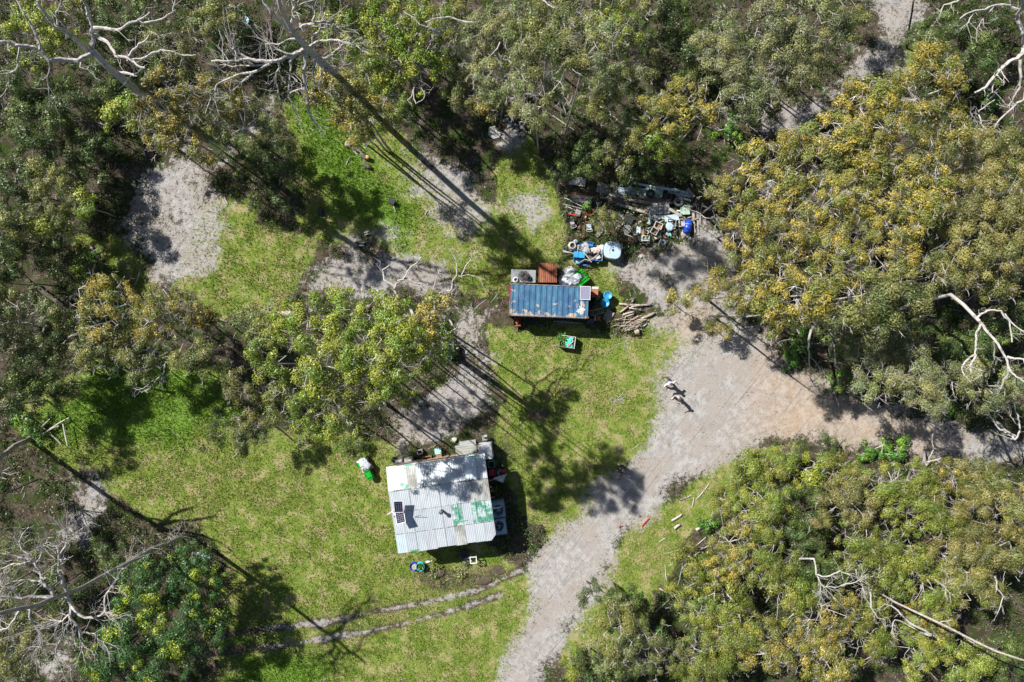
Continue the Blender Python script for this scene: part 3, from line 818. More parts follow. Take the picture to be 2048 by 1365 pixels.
TREES = [
 # top left corner
 ('lime', 55, 55, 70, 7, 'in the top left corner behind the bleached dead tree'), ('lime', 115, 25, 45, 6, 'at the top edge between the dead tree limbs'),
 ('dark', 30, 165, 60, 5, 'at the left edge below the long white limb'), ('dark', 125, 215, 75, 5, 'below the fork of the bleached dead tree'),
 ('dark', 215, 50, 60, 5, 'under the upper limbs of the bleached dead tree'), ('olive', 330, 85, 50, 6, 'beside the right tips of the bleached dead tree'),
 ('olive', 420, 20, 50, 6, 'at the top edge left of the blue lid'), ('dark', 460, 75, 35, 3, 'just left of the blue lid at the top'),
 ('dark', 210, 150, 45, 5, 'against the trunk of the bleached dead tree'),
 ('gold', 300, 202, 72, 14, 'touching the trunk of the bleached dead tree'), ('gold', 390, 190, 72, 11, 'between the two big dead trees'),
 ('gold', 350, 258, 62, 8, 'lowest of the golden group between the dead trees'), ('olive', 460, 232, 66, 8, 'below the left limbs of the second dead tree'),
 ('lime', 238, 225, 42, 7, 'at the left foot of the golden group near the dead trees'), ('dark', 545, 330, 64, 5, 'standing alone in the meadow above the shadowed grass'),
 ('olive', 530, 270, 30, 3, 'above the lone dark meadow shrub'), ('dark', 470, 300, 40, 3, 'beside the upper sand strip'),
 # left margin
 ('dark', 55, 275, 75, 6, 'in the deep thicket at the upper left edge'), ('dark', 20, 375, 60, 6, 'at the left edge by a leaning pole'), ('olive', 85, 395, 62, 6, 'by the leaning pole in the left thicket'),
 ('dark', 170, 330, 55, 4, 'left of the upper sand patch'), ('lime', 155, 405, 34, 5, 'small and bright left of the upper sand patch'), ('lime', 95, 445, 40, 5, 'in the left thicket above the tangled fallen branches'),
 ('dark', 35, 475, 60, 6, 'at the left edge level with the sand patch'), ('dark', 110, 520, 55, 4, 'beside the tangled fallen branches on the left'), ('dark', 25, 565, 55, 6, 'at the left edge above the dark log'),
 ('olive', 85, 350, 40, 5, 'in the left thicket below the top shrubs'), ('dark', 200, 560, 30, 2, 'small in the shade of the left meadow edge'),
 ('olive', 35, 640, 65, 7, 'at the left edge beside the golden left tree'), ('dark', 70, 720, 70, 6, 'below the golden left group at the edge'), ('dark', 20, 790, 55, 6, 'at the left edge above the vivid fern'),
 ('olive', 120, 770, 40, 4, 'at the shaded left end of the lower meadow'), ('dark', 110, 655, 45, 6, 'at the left foot of the golden left tree'),
 ('gold', 205, 625, 70, 8, 'largest on the left side of the meadow'), ('gold', 310, 632, 66, 8, 'on the right of the left golden group'), ('olive', 270, 705, 66, 7.5, 'under the left golden group'),
 ('olive', 180, 700, 48, 7, 'at the lower left of the left golden group'), ('olive', 375, 705, 48, 7, 'between the left golden group and the central gums'), ('gold', 385, 640, 36, 6, 'smallest of the left golden group, facing the meadow'),
 ('fern', 55, 850, 36, 3, 'beside the fallen poles at the left edge'), ('fern', 190, 640, 18, 1, 'peeping out left of the golden left group'), ('fern', 180, 520, 26, 1, 'in the shaded left meadow'),
 # central gums
 ('olive', 515, 650, 52, 12, 'at the left end of the central row'), ('lime', 595, 640, 60, 13, 'behind the fallen log in the central row'), ('lime', 690, 635, 62, 16, 'at the middle back of the central row'),
 ('lime', 775, 650, 64, 19, 'under the snaking dead limbs of the central row'), ('gold', 852, 625, 46, 12, 'at the right back of the central row near the container'), ('lime', 880, 690, 36, 9, 'at the right end of the central row'),
 ('lime', 530, 730, 62, 17, 'at the left middle of the central row'), ('lime', 630, 735, 70, 18, 'in the very middle of the central row'), ('lime', 735, 725, 66, 17, 'in the central row above the terracotta pot'),
 ('lime', 832, 705, 62, 18, 'at the right front of the central row'), ('lime', 606, 838, 56, 13, 'at the front of the central row over the lawn'), ('lime', 668, 842, 50, 13.5, 'at the front of the central row beside the terracotta pot'),
 ('lime', 700, 690, 64, 19, 'highest, in the heart of the central row'), ('lime', 790, 702, 62, 20, 'tall, right of the heart of the central row'), ('olive', 660, 780, 44, 17, 'tall, between the pot and the middle of the central row'), ('lime', 757, 768, 40, 18, 'tall, right behind the terracotta pot'),
 ('gold', 726, 222, 50, 11, 'around the trunk foot of the second dead tree, right side'),
 ('olive', 555, 800, 40, 10, 'at the front left of the central row'), ('olive', 475, 775, 34, 6, 'low beside the left end of the central row'), ('dark', 440, 850, 30, 2.5, 'small on the lawn edge left of the central row'),
 ('olive', 724, 828, 38, 11, 'by the sand in front of the central row'), ('dark', 700, 880, 30, 1.5, 'low at the edge of the lawn above the green mower'), ('olive', 495, 860, 42, 5, 'low on the lawn below the central row'),
 ('lime', 815, 800, 20, 2, 'tiny at the top edge of the central sand'),
 # bottom left
 ('wattle', 285, 1180, 76, 7, 'top left of the bottom left clump'), ('wattle', 375, 1165, 62, 6, 'at the right top of the bottom left clump'), ('wattle', 250, 1275, 76, 7, 'at the middle of the bottom left clump'),
 ('wattle', 350, 1270, 76, 7, 'at the right of the bottom left clump'), ('wattle', 200, 1335, 60, 6, 'at the bottom left edge of its clump'), ('wattle', 300, 1345, 60, 6, 'at the bottom edge of the picture'),
 ('wattle', 415, 1235, 40, 5, 'nearest the wheel tracks in its clump'), ('olive', 25, 1325, 68, 7, 'in the bottom left corner'), ('olive', 75, 1250, 36, 5, 'under the fine twigs of the lower dead tree'),
 ('dark', 220, 1110, 40, 4, 'beside the trunk of the lower left dead tree'), ('dark', 105, 1180, 36, 4, 'under the fork of the lower left dead tree'), ('olive', 30, 1110, 44, 4, 'at the left edge under the lower dead tree'),
 ('fern', 405, 1140, 24, 1.5, 'at the right edge of the bottom left wattles'),
 # top middle
 ('lime', 690, 40, 58, 8, 'at the top edge right of the second dead tree'), ('lime', 765, 35, 62, 8, 'at the top edge, second from the second dead tree'), ('lime', 745, 120, 58, 8, 'in the middle of the top bright group'),
 ('lime', 830, 105, 62, 8, 'in the bright group beside a leaning white branch'), ('gold', 688, 188, 62, 14.5, 'over the trunk foot of the second dead tree'), ('gold', 708, 250, 40, 9, 'above the long trunk shadow'),
 ('gold', 645, 165, 40, 14.5, 'under the lower limbs of the second dead tree'), ('lime', 790, 175, 48, 7, 'lowest of the top bright group'), ('lime', 850, 30, 50, 10, 'at the top edge, rightmost of the bright group'),
 ('olive', 905, 40, 55, 7, 'at the top edge beside the bright group'), ('grey', 965, 55, 68, 10, 'at the top edge left of the picture middle'), ('grey', 1010, 130, 70, 10, 'near the top middle with white twigs'),
 ('dark', 885, 130, 42, 5, 'in the gap below the top middle gums'), ('gold', 985, 200, 48, 6, 'nearest the broken concrete slabs'), ('olive', 930, 180, 42, 6, 'left of the broken concrete slabs'),
 ('olive', 1060, 50, 60, 11, 'at the top edge just right of the picture middle'), ('olive', 1110, 125, 68, 17, 'crossed by a long white branch near the top'), ('grey', 1072, 192, 54, 15, 'above the grassy strip near the top middle'),
 ('lime', 1232, 45, 48, 8, 'alone among olive gums at the top'), ('grey', 1175, 95, 60, 17, 'left of the bright gum at the top right of middle'), ('olive', 1150, 15, 50, 13, 'cut by the top edge left of the bright gum'),
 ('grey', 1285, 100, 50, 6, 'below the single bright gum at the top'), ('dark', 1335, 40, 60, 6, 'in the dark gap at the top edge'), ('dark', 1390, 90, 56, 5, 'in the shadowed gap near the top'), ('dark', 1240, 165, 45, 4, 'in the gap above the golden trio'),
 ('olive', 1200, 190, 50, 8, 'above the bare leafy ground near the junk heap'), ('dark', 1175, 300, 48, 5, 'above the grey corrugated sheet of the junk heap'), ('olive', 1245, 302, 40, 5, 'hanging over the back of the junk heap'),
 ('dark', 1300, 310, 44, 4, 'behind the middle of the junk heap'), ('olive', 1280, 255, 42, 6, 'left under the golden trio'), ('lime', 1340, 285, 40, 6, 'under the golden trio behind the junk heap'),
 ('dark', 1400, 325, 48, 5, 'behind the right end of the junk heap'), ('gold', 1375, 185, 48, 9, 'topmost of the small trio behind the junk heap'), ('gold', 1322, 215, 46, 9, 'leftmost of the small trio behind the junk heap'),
 ('gold', 1405, 232, 44, 9, 'rightmost of the small trio behind the junk heap'), ('olive', 1212, 440, 25, 3, 'growing through the junk between rusty drum and black panel'), ('dark', 1130, 340, 26, 2, 'beside the old trail of light left of the junk heap'),
 ('fern', 1463, 262, 30, 1.5, 'by the dim leafy track under the trees'), ('fern', 1268, 355, 18, 2.5, 'at the back of the junk heap'), ('fern', 1177, 412, 10, 1, 'tiny beside the rusty drum'),
 # top right
 ('grey', 1455, 75, 64, 9, 'first beyond the dark gap at the top'), ('grey', 1480, 165, 74, 9, 'with many bare twigs above the dim track'), ('grey', 1560, 35, 60, 9, 'at the top edge left of the pale track'),
 ('grey', 1640, 40, 62, 9, 'at the top edge nearest the pale track'), ('grey', 1560, 115, 56, 8, 'between the twiggy gum and the pale track'), ('grey', 1612, 108, 50, 8, 'hanging over the pale upper track'),
 ('olive', 1700, 25, 45, 7, 'at the top right, touching the pale upper track'), ('olive', 1562, 178, 32, 6, 'at the lower edge of the upper track'), ('dark', 1525, 215, 36, 4, 'in the shade beside the dim track'),
 ('dark', 1905, 65, 60, 5, 'under the white limbs at the top right'), ('dark', 1965, 110, 52, 5, 'between the white limbs of the top right dead tree'), ('dark', 1930, 130, 40, 4, 'at the top of the right golden thicket'),
 ('dark', 2005, 30, 44, 5, 'in the top right corner'), ('fern', 1990, 200, 24, 2, 'under the top right dead tree'),
 # right thicket
 ('gold', 1885, 165, 84, 12, 'at the top of the right thicket'), ('gold', 1765, 190, 66, 11, 'at the top left of the right thicket'), ('gold', 1708, 210, 42, 10, 'reaching the pale upper track'),
 ('gold', 1805, 262, 74, 12, 'in the upper middle of the right thicket'), ('gold', 1905, 258, 60, 11, 'at the right of the upper thicket beside the dead limbs'), ('gold', 1705, 272, 60, 11, 'second row at the left of the right thicket'),
 ('gold', 1850, 335, 60, 11, 'next to the brownish trees, upper'), ('gold', 1755, 335, 66, 11, 'third row in the right thicket'), ('olive', 1650, 330, 60, 10, 'among golden ones near the dim track'),
 ('gold', 1578, 300, 46, 9, 'by the dim shaded track'), ('gold', 1500, 322, 44, 9, 'nearest the junk heap at the back'), ('gold', 1580, 375, 58, 10, 'beside the small sand opening'), ('gold', 1462, 385, 46, 9, 'left of the small sand opening'),
 ('gold', 1680, 400, 74, 11, 'at the very centre left of the right thicket'), ('gold', 1785, 395, 70, 11, 'at the very centre of the right thicket'), ('gold', 1862, 415, 56, 11, 'at the centre right touching the brownish trees'),
 ('gold', 1600, 455, 72, 11, 'over the edge of the grey yard'), ('gold', 1500, 450, 54, 9, 'with white twigs reaching the blue barrel'), ('gold', 1540, 540, 62, 10, 'in front, beside the yard of grey sand'),
 ('gold', 1680, 500, 74, 11, 'in the lower middle of the right thicket'), ('gold', 1785, 490, 68, 11, 'in the lower right of the right thicket'), ('gold', 1640, 585, 66, 13, 'in the lower thicket above the vivid fern'),
 ('olive', 1735, 590, 70, 13, 'full of grey twigs in the lower thicket'), ('gold', 1545, 628, 46, 12, 'at the left front near the orange sand'), ('gold', 1482, 590, 46, 8, 'at the tip of the thicket facing the woodpile'),
 ('gold', 1430, 575, 36, 6, 'small, beside the lone yellow bush'), ('gold', 1358, 590, 30, 4, 'standing alone on the yard sand'), ('gold', 1445, 655, 24, 3, 'tiny at the edge of the orange sand'), ('olive', 1835, 570, 66, 12, 'lower right, beside the arching dead limb'),
 ('olive', 1700, 660, 56, 8, 'low behind the vivid ferns'), ('olive', 1790, 660, 56, 8, 'low, left of the arching dead limb'), ('fern', 1610, 690, 30, 1.5, 'largest beside the orange bank'), ('fern', 1590, 720, 22, 1.2, 'at the foot of the orange bank'),
 ('fern', 1680, 770, 24, 1.2, 'at the shaded edge of the right track'), ('fern', 1900, 810, 20, 1.2, 'far along the right track under grey gums'),
 ('brown', 1965, 310, 66, 9, 'topmost below the top right dead tree'), ('brown', 2025, 290, 54, 9, 'at the right edge, highest'), ('brown', 1935, 395, 72, 10, 'beside the golden thicket'), ('brown', 2010, 400, 72, 10, 'at the right edge, second down'),
 ('brown', 1955, 485, 74, 10, 'in the middle of the right margin'), ('brown', 2030, 490, 52, 9, 'at the right edge, third down'), ('brown', 1985, 565, 58, 8, 'lowest, above the arching dead limb'), ('brown', 1905, 545, 50, 9, 'between the golden thicket and the right margin'),
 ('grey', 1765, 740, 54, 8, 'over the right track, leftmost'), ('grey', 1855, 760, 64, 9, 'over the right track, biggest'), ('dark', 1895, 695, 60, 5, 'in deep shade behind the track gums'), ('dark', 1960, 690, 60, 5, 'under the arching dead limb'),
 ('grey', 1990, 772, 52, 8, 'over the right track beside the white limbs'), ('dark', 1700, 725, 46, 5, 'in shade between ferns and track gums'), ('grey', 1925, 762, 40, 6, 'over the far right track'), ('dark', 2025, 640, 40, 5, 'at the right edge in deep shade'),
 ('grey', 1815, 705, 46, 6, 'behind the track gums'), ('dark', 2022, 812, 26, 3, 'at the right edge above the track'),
 # bottom right
 ('moss', 1495, 968, 52, 2.4, 'at the top left corner of the lower right thicket'), ('moss', 1570, 945, 44, 2.2, 'in the front row along the track, second from left'), ('lime', 1628, 945, 36, 2.2, 'in the front row along the track among mossy ones'),
 ('moss', 1458, 1020, 42, 3, 'at the left side below the thicket corner'), ('moss', 1535, 1025, 62, 6, 'in the second row of the lower right thicket, left'), ('moss', 1690, 958, 48, 4, 'in the front row along the track, middle'),
 ('dark', 1620, 1045, 66, 5, 'dim among mossy ones in the lower right thicket'), ('brown', 1715, 1010, 66, 7, 'in the second row of the lower right thicket'), ('moss', 1800, 980, 66, 7, 'in the second row, right of the brownish one'),
 ('gold', 1885, 957, 50, 5, 'in the front row along the right track'), ('brown', 1955, 978, 54, 5, 'in the front row near the right edge'), ('brown', 2030, 1010, 54, 7, 'at the right edge below the track'), ('moss', 1870, 1030, 66, 7, 'in the third row, right half'),
 ('brown', 1955, 1045, 66, 7, 'in the third row near the right edge'), ('gold', 1480, 1105, 60, 6, 'at the left flank of the lower right thicket'), ('moss', 1388, 1145, 52, 3.5, 'rounded and bright, standing apart by the track grass'),
 ('moss', 1545, 1130, 60, 6, 'left centre of the lower right thicket'), ('dark', 1640, 1140, 66, 6, 'at the centre of the lower right thicket'), ('moss', 1740, 1100, 66, 7, 'centre, above the bare white branches'), ('moss', 1825, 1120, 72, 7, 'right centre of the lower right thicket'),
 ('brown', 1930, 1130, 66, 7, 'in the fourth row near the right edge'), ('brown', 2020, 1115, 56, 7, 'at the right edge, fourth row'), ('moss', 1460, 1195, 58, 5, 'at the left flank below the rounded bright one'), ('moss', 1400, 1240, 60, 5, 'at the left flank beside the leafy gap'),
 ('moss', 1480, 1280, 68, 6, 'at the lower left of the thicket'), ('moss', 1585, 1205, 56, 6, 'left of the bare white branches'), ('moss', 1420, 1335, 62, 6, 'at the bottom edge, leftmost'), ('gold', 1665, 1240, 62, 7, 'below the bare white branches'),
 ('gold', 1565, 1310, 66, 7, 'near the bottom edge, left'), ('gold', 1655, 1335, 60, 7, 'at the bottom edge, middle'), ('moss', 1765, 1190, 54, 6, 'right of the bare white branches'), ('moss', 1745, 1295, 46, 6, 'beside the dark gap near the bottom'),
 ('moss', 1885, 1190, 62, 7, 'in the fifth row, right half'), ('gold', 1880, 1245, 46, 6, 'above the long leaning white trunk'), ('brown', 1960, 1180, 50, 7, 'fifth row near the right edge'), ('moss', 1855, 1300, 62, 6, 'by the long leaning white trunk'),
 ('moss', 1935, 1320, 56, 6, 'at the bottom edge, right'), ('dark', 2025, 1335, 50, 5, 'in the bottom right corner'), ('moss', 1985, 946, 20, 2.4, 'small at the end of the right track'),
 # bottom middle
 ('olive', 1235, 1290, 72, 7, 'tallest beside the lower track'), ('olive', 1310, 1310, 62, 6, 'right of the tallest by the lower track'), ('dark', 1190, 1345, 50, 5, 'at the bottom edge by the lower track'), ('dark', 1245, 1215, 46, 5, 'leaning over the lower track'),
 ('dark', 1188, 1195, 26, 4, 'topmost, on the edge of the lower track'), ('lime', 1145, 1335, 26, 2, 'low at the bottom edge of the lower track'), ('fern', 1275, 1195, 14, .8, 'tiny in the leafy bank by the lower track'), ('fern', 1325, 1262, 16, .8, 'in the leafy gap left of the mossy trees'),
 ('fern', 1420, 1055, 18, .8, 'beside the pale logs on the bank'), ('fern', 1790, 905, 36, 1.2, 'along the lower edge of the right track'), ('fern', 1740, 905, 22, 1.0, 'small along the lower edge of the right track'), ('dark', 1660, 905, 24, 1.5, 'low on the edge of the right track'),
]
for a in TREES:
    tree(*a)
# trees just outside the frame whose shadows fall into it
for i, a in enumerate([('olive', -80, 640, 80, 9, 'outside the left edge'), ('olive', -60, 820, 70, 8, 'outside the left edge, lower'), ('dark', -40, 1000, 60, 7, 'outside the left edge by the dead tree'), ('olive', -70, 480, 80, 8, 'outside the left edge, upper'),
                       ('lime', 620, -90, 80, 10, 'outside the top edge by the second dead tree'), ('olive', 1250, -80, 80, 9, 'outside the top edge'), ('olive', 1730, -90, 50, 8, 'outside the top edge by the pale track'), ('dark', 300, -60, 70, 7, 'outside the top left'),
                       ('olive', -60, 1210, 70, 7, 'outside the lower left edge')]):
    tree(*a)
# ------------------------------------------------------------------ dead trees: trunk plus limbs, each limb a part with its own twigs
def wob(pts, amt):
    out = [pts[0]]
    for a, b in zip(pts, pts[1:]):
        L = (b - a).length
        m = a.lerp(b, .5) + Vector((rnd.uniform(-1, 1), rnd.uniform(-1, 1), rnd.uniform(-1, 1))) * amt * L
        out += [m, b]
    return out
def limb_mesh(pts, r0, r1, twigs, tl):
    mb = MB()
    q = wob(wob(pts, .09), .09)
    n = len(q)
    mb.tube(q, [r0 + (r1 - r0) * i / (n - 1) for i in range(n)], 6)
    def twig(p, d, L, r, dep):
        m = p + d * L * .5 + Vector((rnd.uniform(-.12, .12), rnd.uniform(-.12, .12), rnd.uniform(-.05, .1))) * L
        e = p + d * L + Vector((rnd.uniform(-.2, .2), rnd.uniform(-.2, .2), rnd.uniform(0, .15))) * L
        mb.tube([p, m, e], [r, r * .75, r * .4], 4, False)
        if dep > 0:
            for _ in range(2 if L > .5 else 1):
                f = p.lerp(e, rnd.uniform(.4, .95))
                dd = (d + Vector((rnd.uniform(-.9, .9), rnd.uniform(-.9, .9), rnd.uniform(-.1, .4)))).normalized()
                twig(f, dd, L * rnd.uniform(.4, .65), r * .6, dep - 1)
    for _ in range(twigs):
        i = rnd.randrange(n // 3, n - 1)
        p = q[i].lerp(q[i + 1], rnd.random())
        t = (q[i + 1] - q[i]).normalized()
        d = (t * .8 + Vector((rnd.uniform(-1, 1), rnd.uniform(-1, 1), rnd.uniform(-.2, .6)))).normalized()
        twig(p, d, tl * rnd.uniform(.5, 1.2), max(.014, r1 * .55), 1)
    return mb
def dead_tree(label, base_px, trunk, limbs, mat=deadwood, r0=.32, r1=.2, twigs=5, tl=1.0, group='bleached dead trees'):
    b = P(*base_px, 0)
    root = thing('dead_tree', label, 'dead tree', b, 0, group)
    loc = lambda p: P(p[0], p[1], p[2]) - b
    tp = [Vector((0, 0, -.1))] + [loc(p) for p in trunk]
    q = wob(tp, .012)
    n = len(q)
    MB().tube(q, [r0 + (r1 - r0) * i / (n - 1) for i in range(n)], 9).build('trunk', mat, root, True)
    for pts, za, zb, ra, rb in limbs:
        m = len(pts)
        pp = [loc((x, y, za + (zb - za) * i / max(1, m - 1))) for i, (x, y) in enumerate(pts)]
        limb_mesh(pp, ra, rb, twigs, tl).build('limb', deadwood if mat is bark_grey else mat, root)
    return root

dead_tree('bleached dead gum with wide white limbs in the top left corner', (440, 262), [(276, 185, 11.8), (225, 142, 14), (185, 103, 16)], [
    ([(185, 103), (187, 80), (186, 55), (176, 30), (165, 0), (160, -30)], 16, 20, .14, .08), ([(180, 105), (158, 88), (140, 70), (115, 55), (95, 35), (75, 0)], 15.6, 19.5, .14, .08),
    ([(186, 104), (175, 112), (155, 122), (120, 118), (97, 122), (80, 99), (55, 92), (30, 92), (10, 83), (-15, 83)], 15.8, 19, .14, .07), ([(80, 99), (74, 75), (63, 50), (52, 35), (33, 0)], 18, 19.5, .09, .04),
    ([(187, 70), (205, 80), (220, 90), (232, 113), (265, 122), (290, 136)], 17, 18, .12, .05), ([(262, 121), (300, 110), (323, 100), (360, 110), (392, 110)], 17.8, 18, .07, .03), ([(256, 122), (263, 105), (278, 88), (298, 73), (301, 63)], 17.6, 18.5, .08, .03),
    ([(188, 56), (223, 59), (250, 53), (273, 43), (300, 25)], 18, 19, .09, .035), ([(273, 43), (293, 45), (325, 38), (346, 25), (350, 0)], 18.6, 19.2, .05, .03), ([(225, 146), (250, 146), (274, 152)], 13.6, 13.8, .13, .06),
    ([(97, 122), (95, 163), (99, 213)], 16.5, 13, .05, .02), ([(40, 92), (33, 138), (18, 165), (0, 195)], 17.5, 14, .06, .02), ([(165, 118), (160, 135), (172, 140), (184, 128)], 15.6, 15.2, .06, .025), ([(115, 55), (112, 25), (122, 0)], 17.5, 19, .06, .03)],
    r0=.28, r1=.17, twigs=4, tl=1.1)
dead_tree('tall dead gum with tangled grey limbs left of the top middle', (745, 225), [(700, 182, 9), (655, 135, 13.5), (612, 95, 17), (595, 75, 18.3), (582, 57, 19), (562, 20, 21), (555, -5, 22)], [
    ([(595, 75), (567, 50), (547, 32), (527, 5), (520, -20)], 18, 20, .10, .05), ([(582, 57), (585, 25), (587, 0)], 19, 21, .09, .05),
    ([(612, 97), (587, 110), (562, 120), (532, 123), (505, 121), (470, 122), (423, 123)], 16.8, 17.5, .14, .05), ([(512, 120), (476, 105), (466, 97)], 17, 17.5, .08, .05),
    ([(540, 128), (512, 143), (476, 150), (446, 163), (426, 188), (418, 208), (411, 228)], 16.5, 15, .08, .025), ([(505, 146), (495, 155), (470, 178), (448, 200)], 16, 14.5, .06, .02), ([(585, 110), (545, 92), (515, 75)], 17, 18, .06, .03), ([(592, 78), (560, 88), (530, 88)], 17.8, 18, .06, .03),
    ([(617, 95), (637, 83), (662, 80), (687, 85), (712, 90), (740, 110)], 17, 17, .09, .03), ([(595, 60), (607, 51), (625, 47), (652, 43), (672, 50)], 19, 19, .09, .04), ([(627, 47), (630, 25), (622, 5), (607, -5)], 19, 20.5, .07, .04),
    ([(615, 100), (611, 125), (607, 155), (612, 180), (615, 213), (622, 233), (633, 250)], 16.8, 13, .11, .03), ([(593, 105), (580, 125), (580, 155), (578, 195), (587, 220), (600, 242)], 17, 13.5, .08, .025), ([(557, 123), (560, 135), (550, 160), (555, 187)], 16.8, 14.5, .07, .025),
    ([(618, 100), (632, 120), (648, 138)], 16.5, 15.5, .11, .07), ([(580, 187), (595, 180), (612, 181), (648, 184)], 13.9, 13.9, .05, .05), ([(640, 118), (662, 110), (686, 88)], 15.5, 16.5, .05, .03), ([(625, 85), (640, 60), (650, 30)], 17.6, 19, .06, .03), ([(535, 123), (500, 132), (440, 130)], 17, 17, .06, .02)],
    r0=.25, r1=.08, twigs=9, tl=1.2)
dead_tree('white dead tree reaching in from the top right edge', (2085, 215), [(2075, 150, 5), (2062, 115, 9), (2050, 95, 10)], [
    ([(2050, 95), (2046, 63), (2034, 38), (2037, 20), (2019, 12), (1987, 12), (1949, 22), (1920, 38)], 10, 12, .15, .04), ([(1952, 22), (1937, 45), (1919, 58)], 11.6, 11.5, .05, .02), ([(1987, 14), (1967, 35), (1954, 57)], 11.4, 11, .05, .02),
    ([(2048, 98), (2034, 118), (2007, 133), (1987, 155), (1972, 175), (1949, 186)], 10, 9.5, .14, .07), ([(2040, 120), (2042, 155), (2040, 175), (2027, 195), (2014, 215)], 10, 8.5, .10, .03), ([(2052, 150), (2048, 200), (2027, 213), (1999, 240), (1984, 265)], 9.5, 8, .09, .04),
    ([(1984, 265), (1962, 248), (1957, 222), (1990, 200)], 8, 8, .06, .03), ([(2034, 40), (2044, 15), (2042, -10)], 11, 13, .10, .06), ([(1987, 155), (1985, 185), (1995, 185)], 9.6, 9, .05, .02), ([(1930, -15), (1915, 3), (1888, 10), (1878, 25)], 12, 11, .07, .03)],
    r0=.4, r1=.22, twigs=6, tl=.9)
dead_tree('dead tree with an arching white limb at the right edge', (1752, 640), [(1830, 605, 5), (1902, 590, 9.5), (1927, 610, 11), (1959, 643, 12.2)], [
    ([(1954, 636), (1974, 622), (2002, 622), (2019, 643), (2024, 685)], 12, 12.5, .07, .035), ([(1960, 645), (1975, 665), (1992, 684), (2007, 709), (2019, 739), (2032, 754), (2055, 770)], 12.2, 13, .085, .045), ([(1961, 648), (1952, 668), (1952, 690), (1950, 709), (1932, 722), (1924, 734), (1929, 752), (1942, 765)], 12.2, 12, .07, .03),
    ([(1952, 709), (1942, 729), (1942, 745)], 12.1, 12, .07, .04), ([(2017, 742), (2007, 759), (2004, 778)], 12.8, 12, .07, .03), ([(2014, 714), (2030, 718), (2055, 720)], 12.6, 13, .08, .05), ([(2010, 628), (2030, 652), (2055, 668)], 12.4, 12.6, .05, .03), ([(1988, 684), (1989, 720)], 12.4, 11.5, .05, .03)],
    r0=.14, r1=.10, twigs=3, tl=.6)
dead_tree('leaning dead tree with a lace of fine white twigs at the lower left', (380, 1068), [(300, 1101, 5.5), (250, 1131, 9), (200, 1156, 11.5), (160, 1178, 13.4), (130, 1188, 14.7), (75, 1211, 16.5), (25, 1221, 18), (-15, 1230, 19)], [
    ([(290, 1104), (320, 1088), (345, 1078), (366, 1068)], 6.4, 2.4, .03, .02), ([(215, 1146), (245, 1130), (275, 1110), (300, 1096)], 11.2, 7.5, .03, .02), ([(133, 1188), (125, 1158), (118, 1128), (113, 1091)], 14.5, 16.5, .12, .05), ([(118, 1120), (133, 1086), (155, 1063)], 15.5, 16.5, .07, .03), ([(133, 1085), (133, 1055)], 16, 16.6, .05, .02),
    ([(108, 1196), (100, 1178), (83, 1163), (75, 1136), (63, 1118), (35, 1116)], 15.3, 17, .13, .05), ([(63, 1118), (43, 1098), (40, 1080), (58, 1055)], 16.6, 17.2, .06, .03), ([(108, 1196), (63, 1193), (30, 1196), (0, 1181)], 15.3, 16.5, .10, .05), ([(65, 1120), (20, 1130), (-10, 1150)], 16.6, 17, .06, .03),
    ([(133, 1190), (143, 1213), (140, 1236), (155, 1253), (160, 1273), (165, 1306)], 14.6, 14, .12, .04), ([(143, 1213), (170, 1236), (188, 1236), (210, 1223), (227, 1243)], 14.5, 14.5, .09, .03), ([(210, 1223), (210, 1193), (225, 1173), (238, 1156)], 14.5, 15, .07, .03),
    ([(140, 1236), (135, 1250), (120, 1281), (110, 1320)], 14.3, 13.4, .06, .025), ([(143, 1225), (125, 1243), (108, 1241)], 14.4, 14.2, .06, .04), ([(60, 1214), (68, 1248), (80, 1268), (73, 1300)], 16.4, 15, .08, .03), ([(40, 1220), (20, 1250), (-5, 1262)], 17, 16, .07, .03),
    ([(165, 1265), (190, 1268), (205, 1285)], 14.1, 13.8, .04, .02), ([(85, 1165), (45, 1160), (10, 1170)], 16, 16.5, .06, .03), ([(70, 1130), (85, 1100), (95, 1080)], 16.4, 17, .05, .02)],
    mat=bark_grey, r0=.16, r1=.10, twigs=13, tl=1.3)
dead_tree('dead tree with snaking pale limbs above the central gums', (885, 695), [(872, 690, 6), (858, 684, 9), (848, 658, 10), (828, 633, 10.8)], [
    ([(828, 633), (818, 612), (793, 605), (795, 592), (788, 580), (793, 567), (813, 550), (828, 530), (842, 515)], 10.8, 12, .10, .04), ([(788, 573), (768, 560), (765, 540), (788, 528)], 11.4, 11.6, .07, .03), ([(795, 562), (813, 557), (830, 566), (845, 572)], 11.6, 11.4, .06, .035),
    ([(862, 640), (870, 600), (880, 586), (900, 582), (905, 562), (913, 552), (938, 550), (970, 560)], 10, 11, .07, .02), ([(913, 552), (913, 525), (905, 508)], 10.8, 11, .04, .02), ([(923, 550), (943, 517), (950, 502)], 10.8, 11, .04, .02), ([(880, 680), (913, 657), (938, 630), (972, 600)], 8.6, 9.5, .05, .015),
    ([(868, 684), (862, 705), (842, 725), (838, 735)], 8.8, 8.5, .06, .02), ([(905, 670), (912, 700), (902, 722)], 8.4, 8.2, .05, .02), ([(905, 652), (895, 632), (884, 640)], 9, 9.2, .06, .03), ([(857, 610), (872, 560), (880, 540)], 10.8, 11.3, .04, .02)],
    r0=.2, r1=.12, twigs=6, tl=.7)
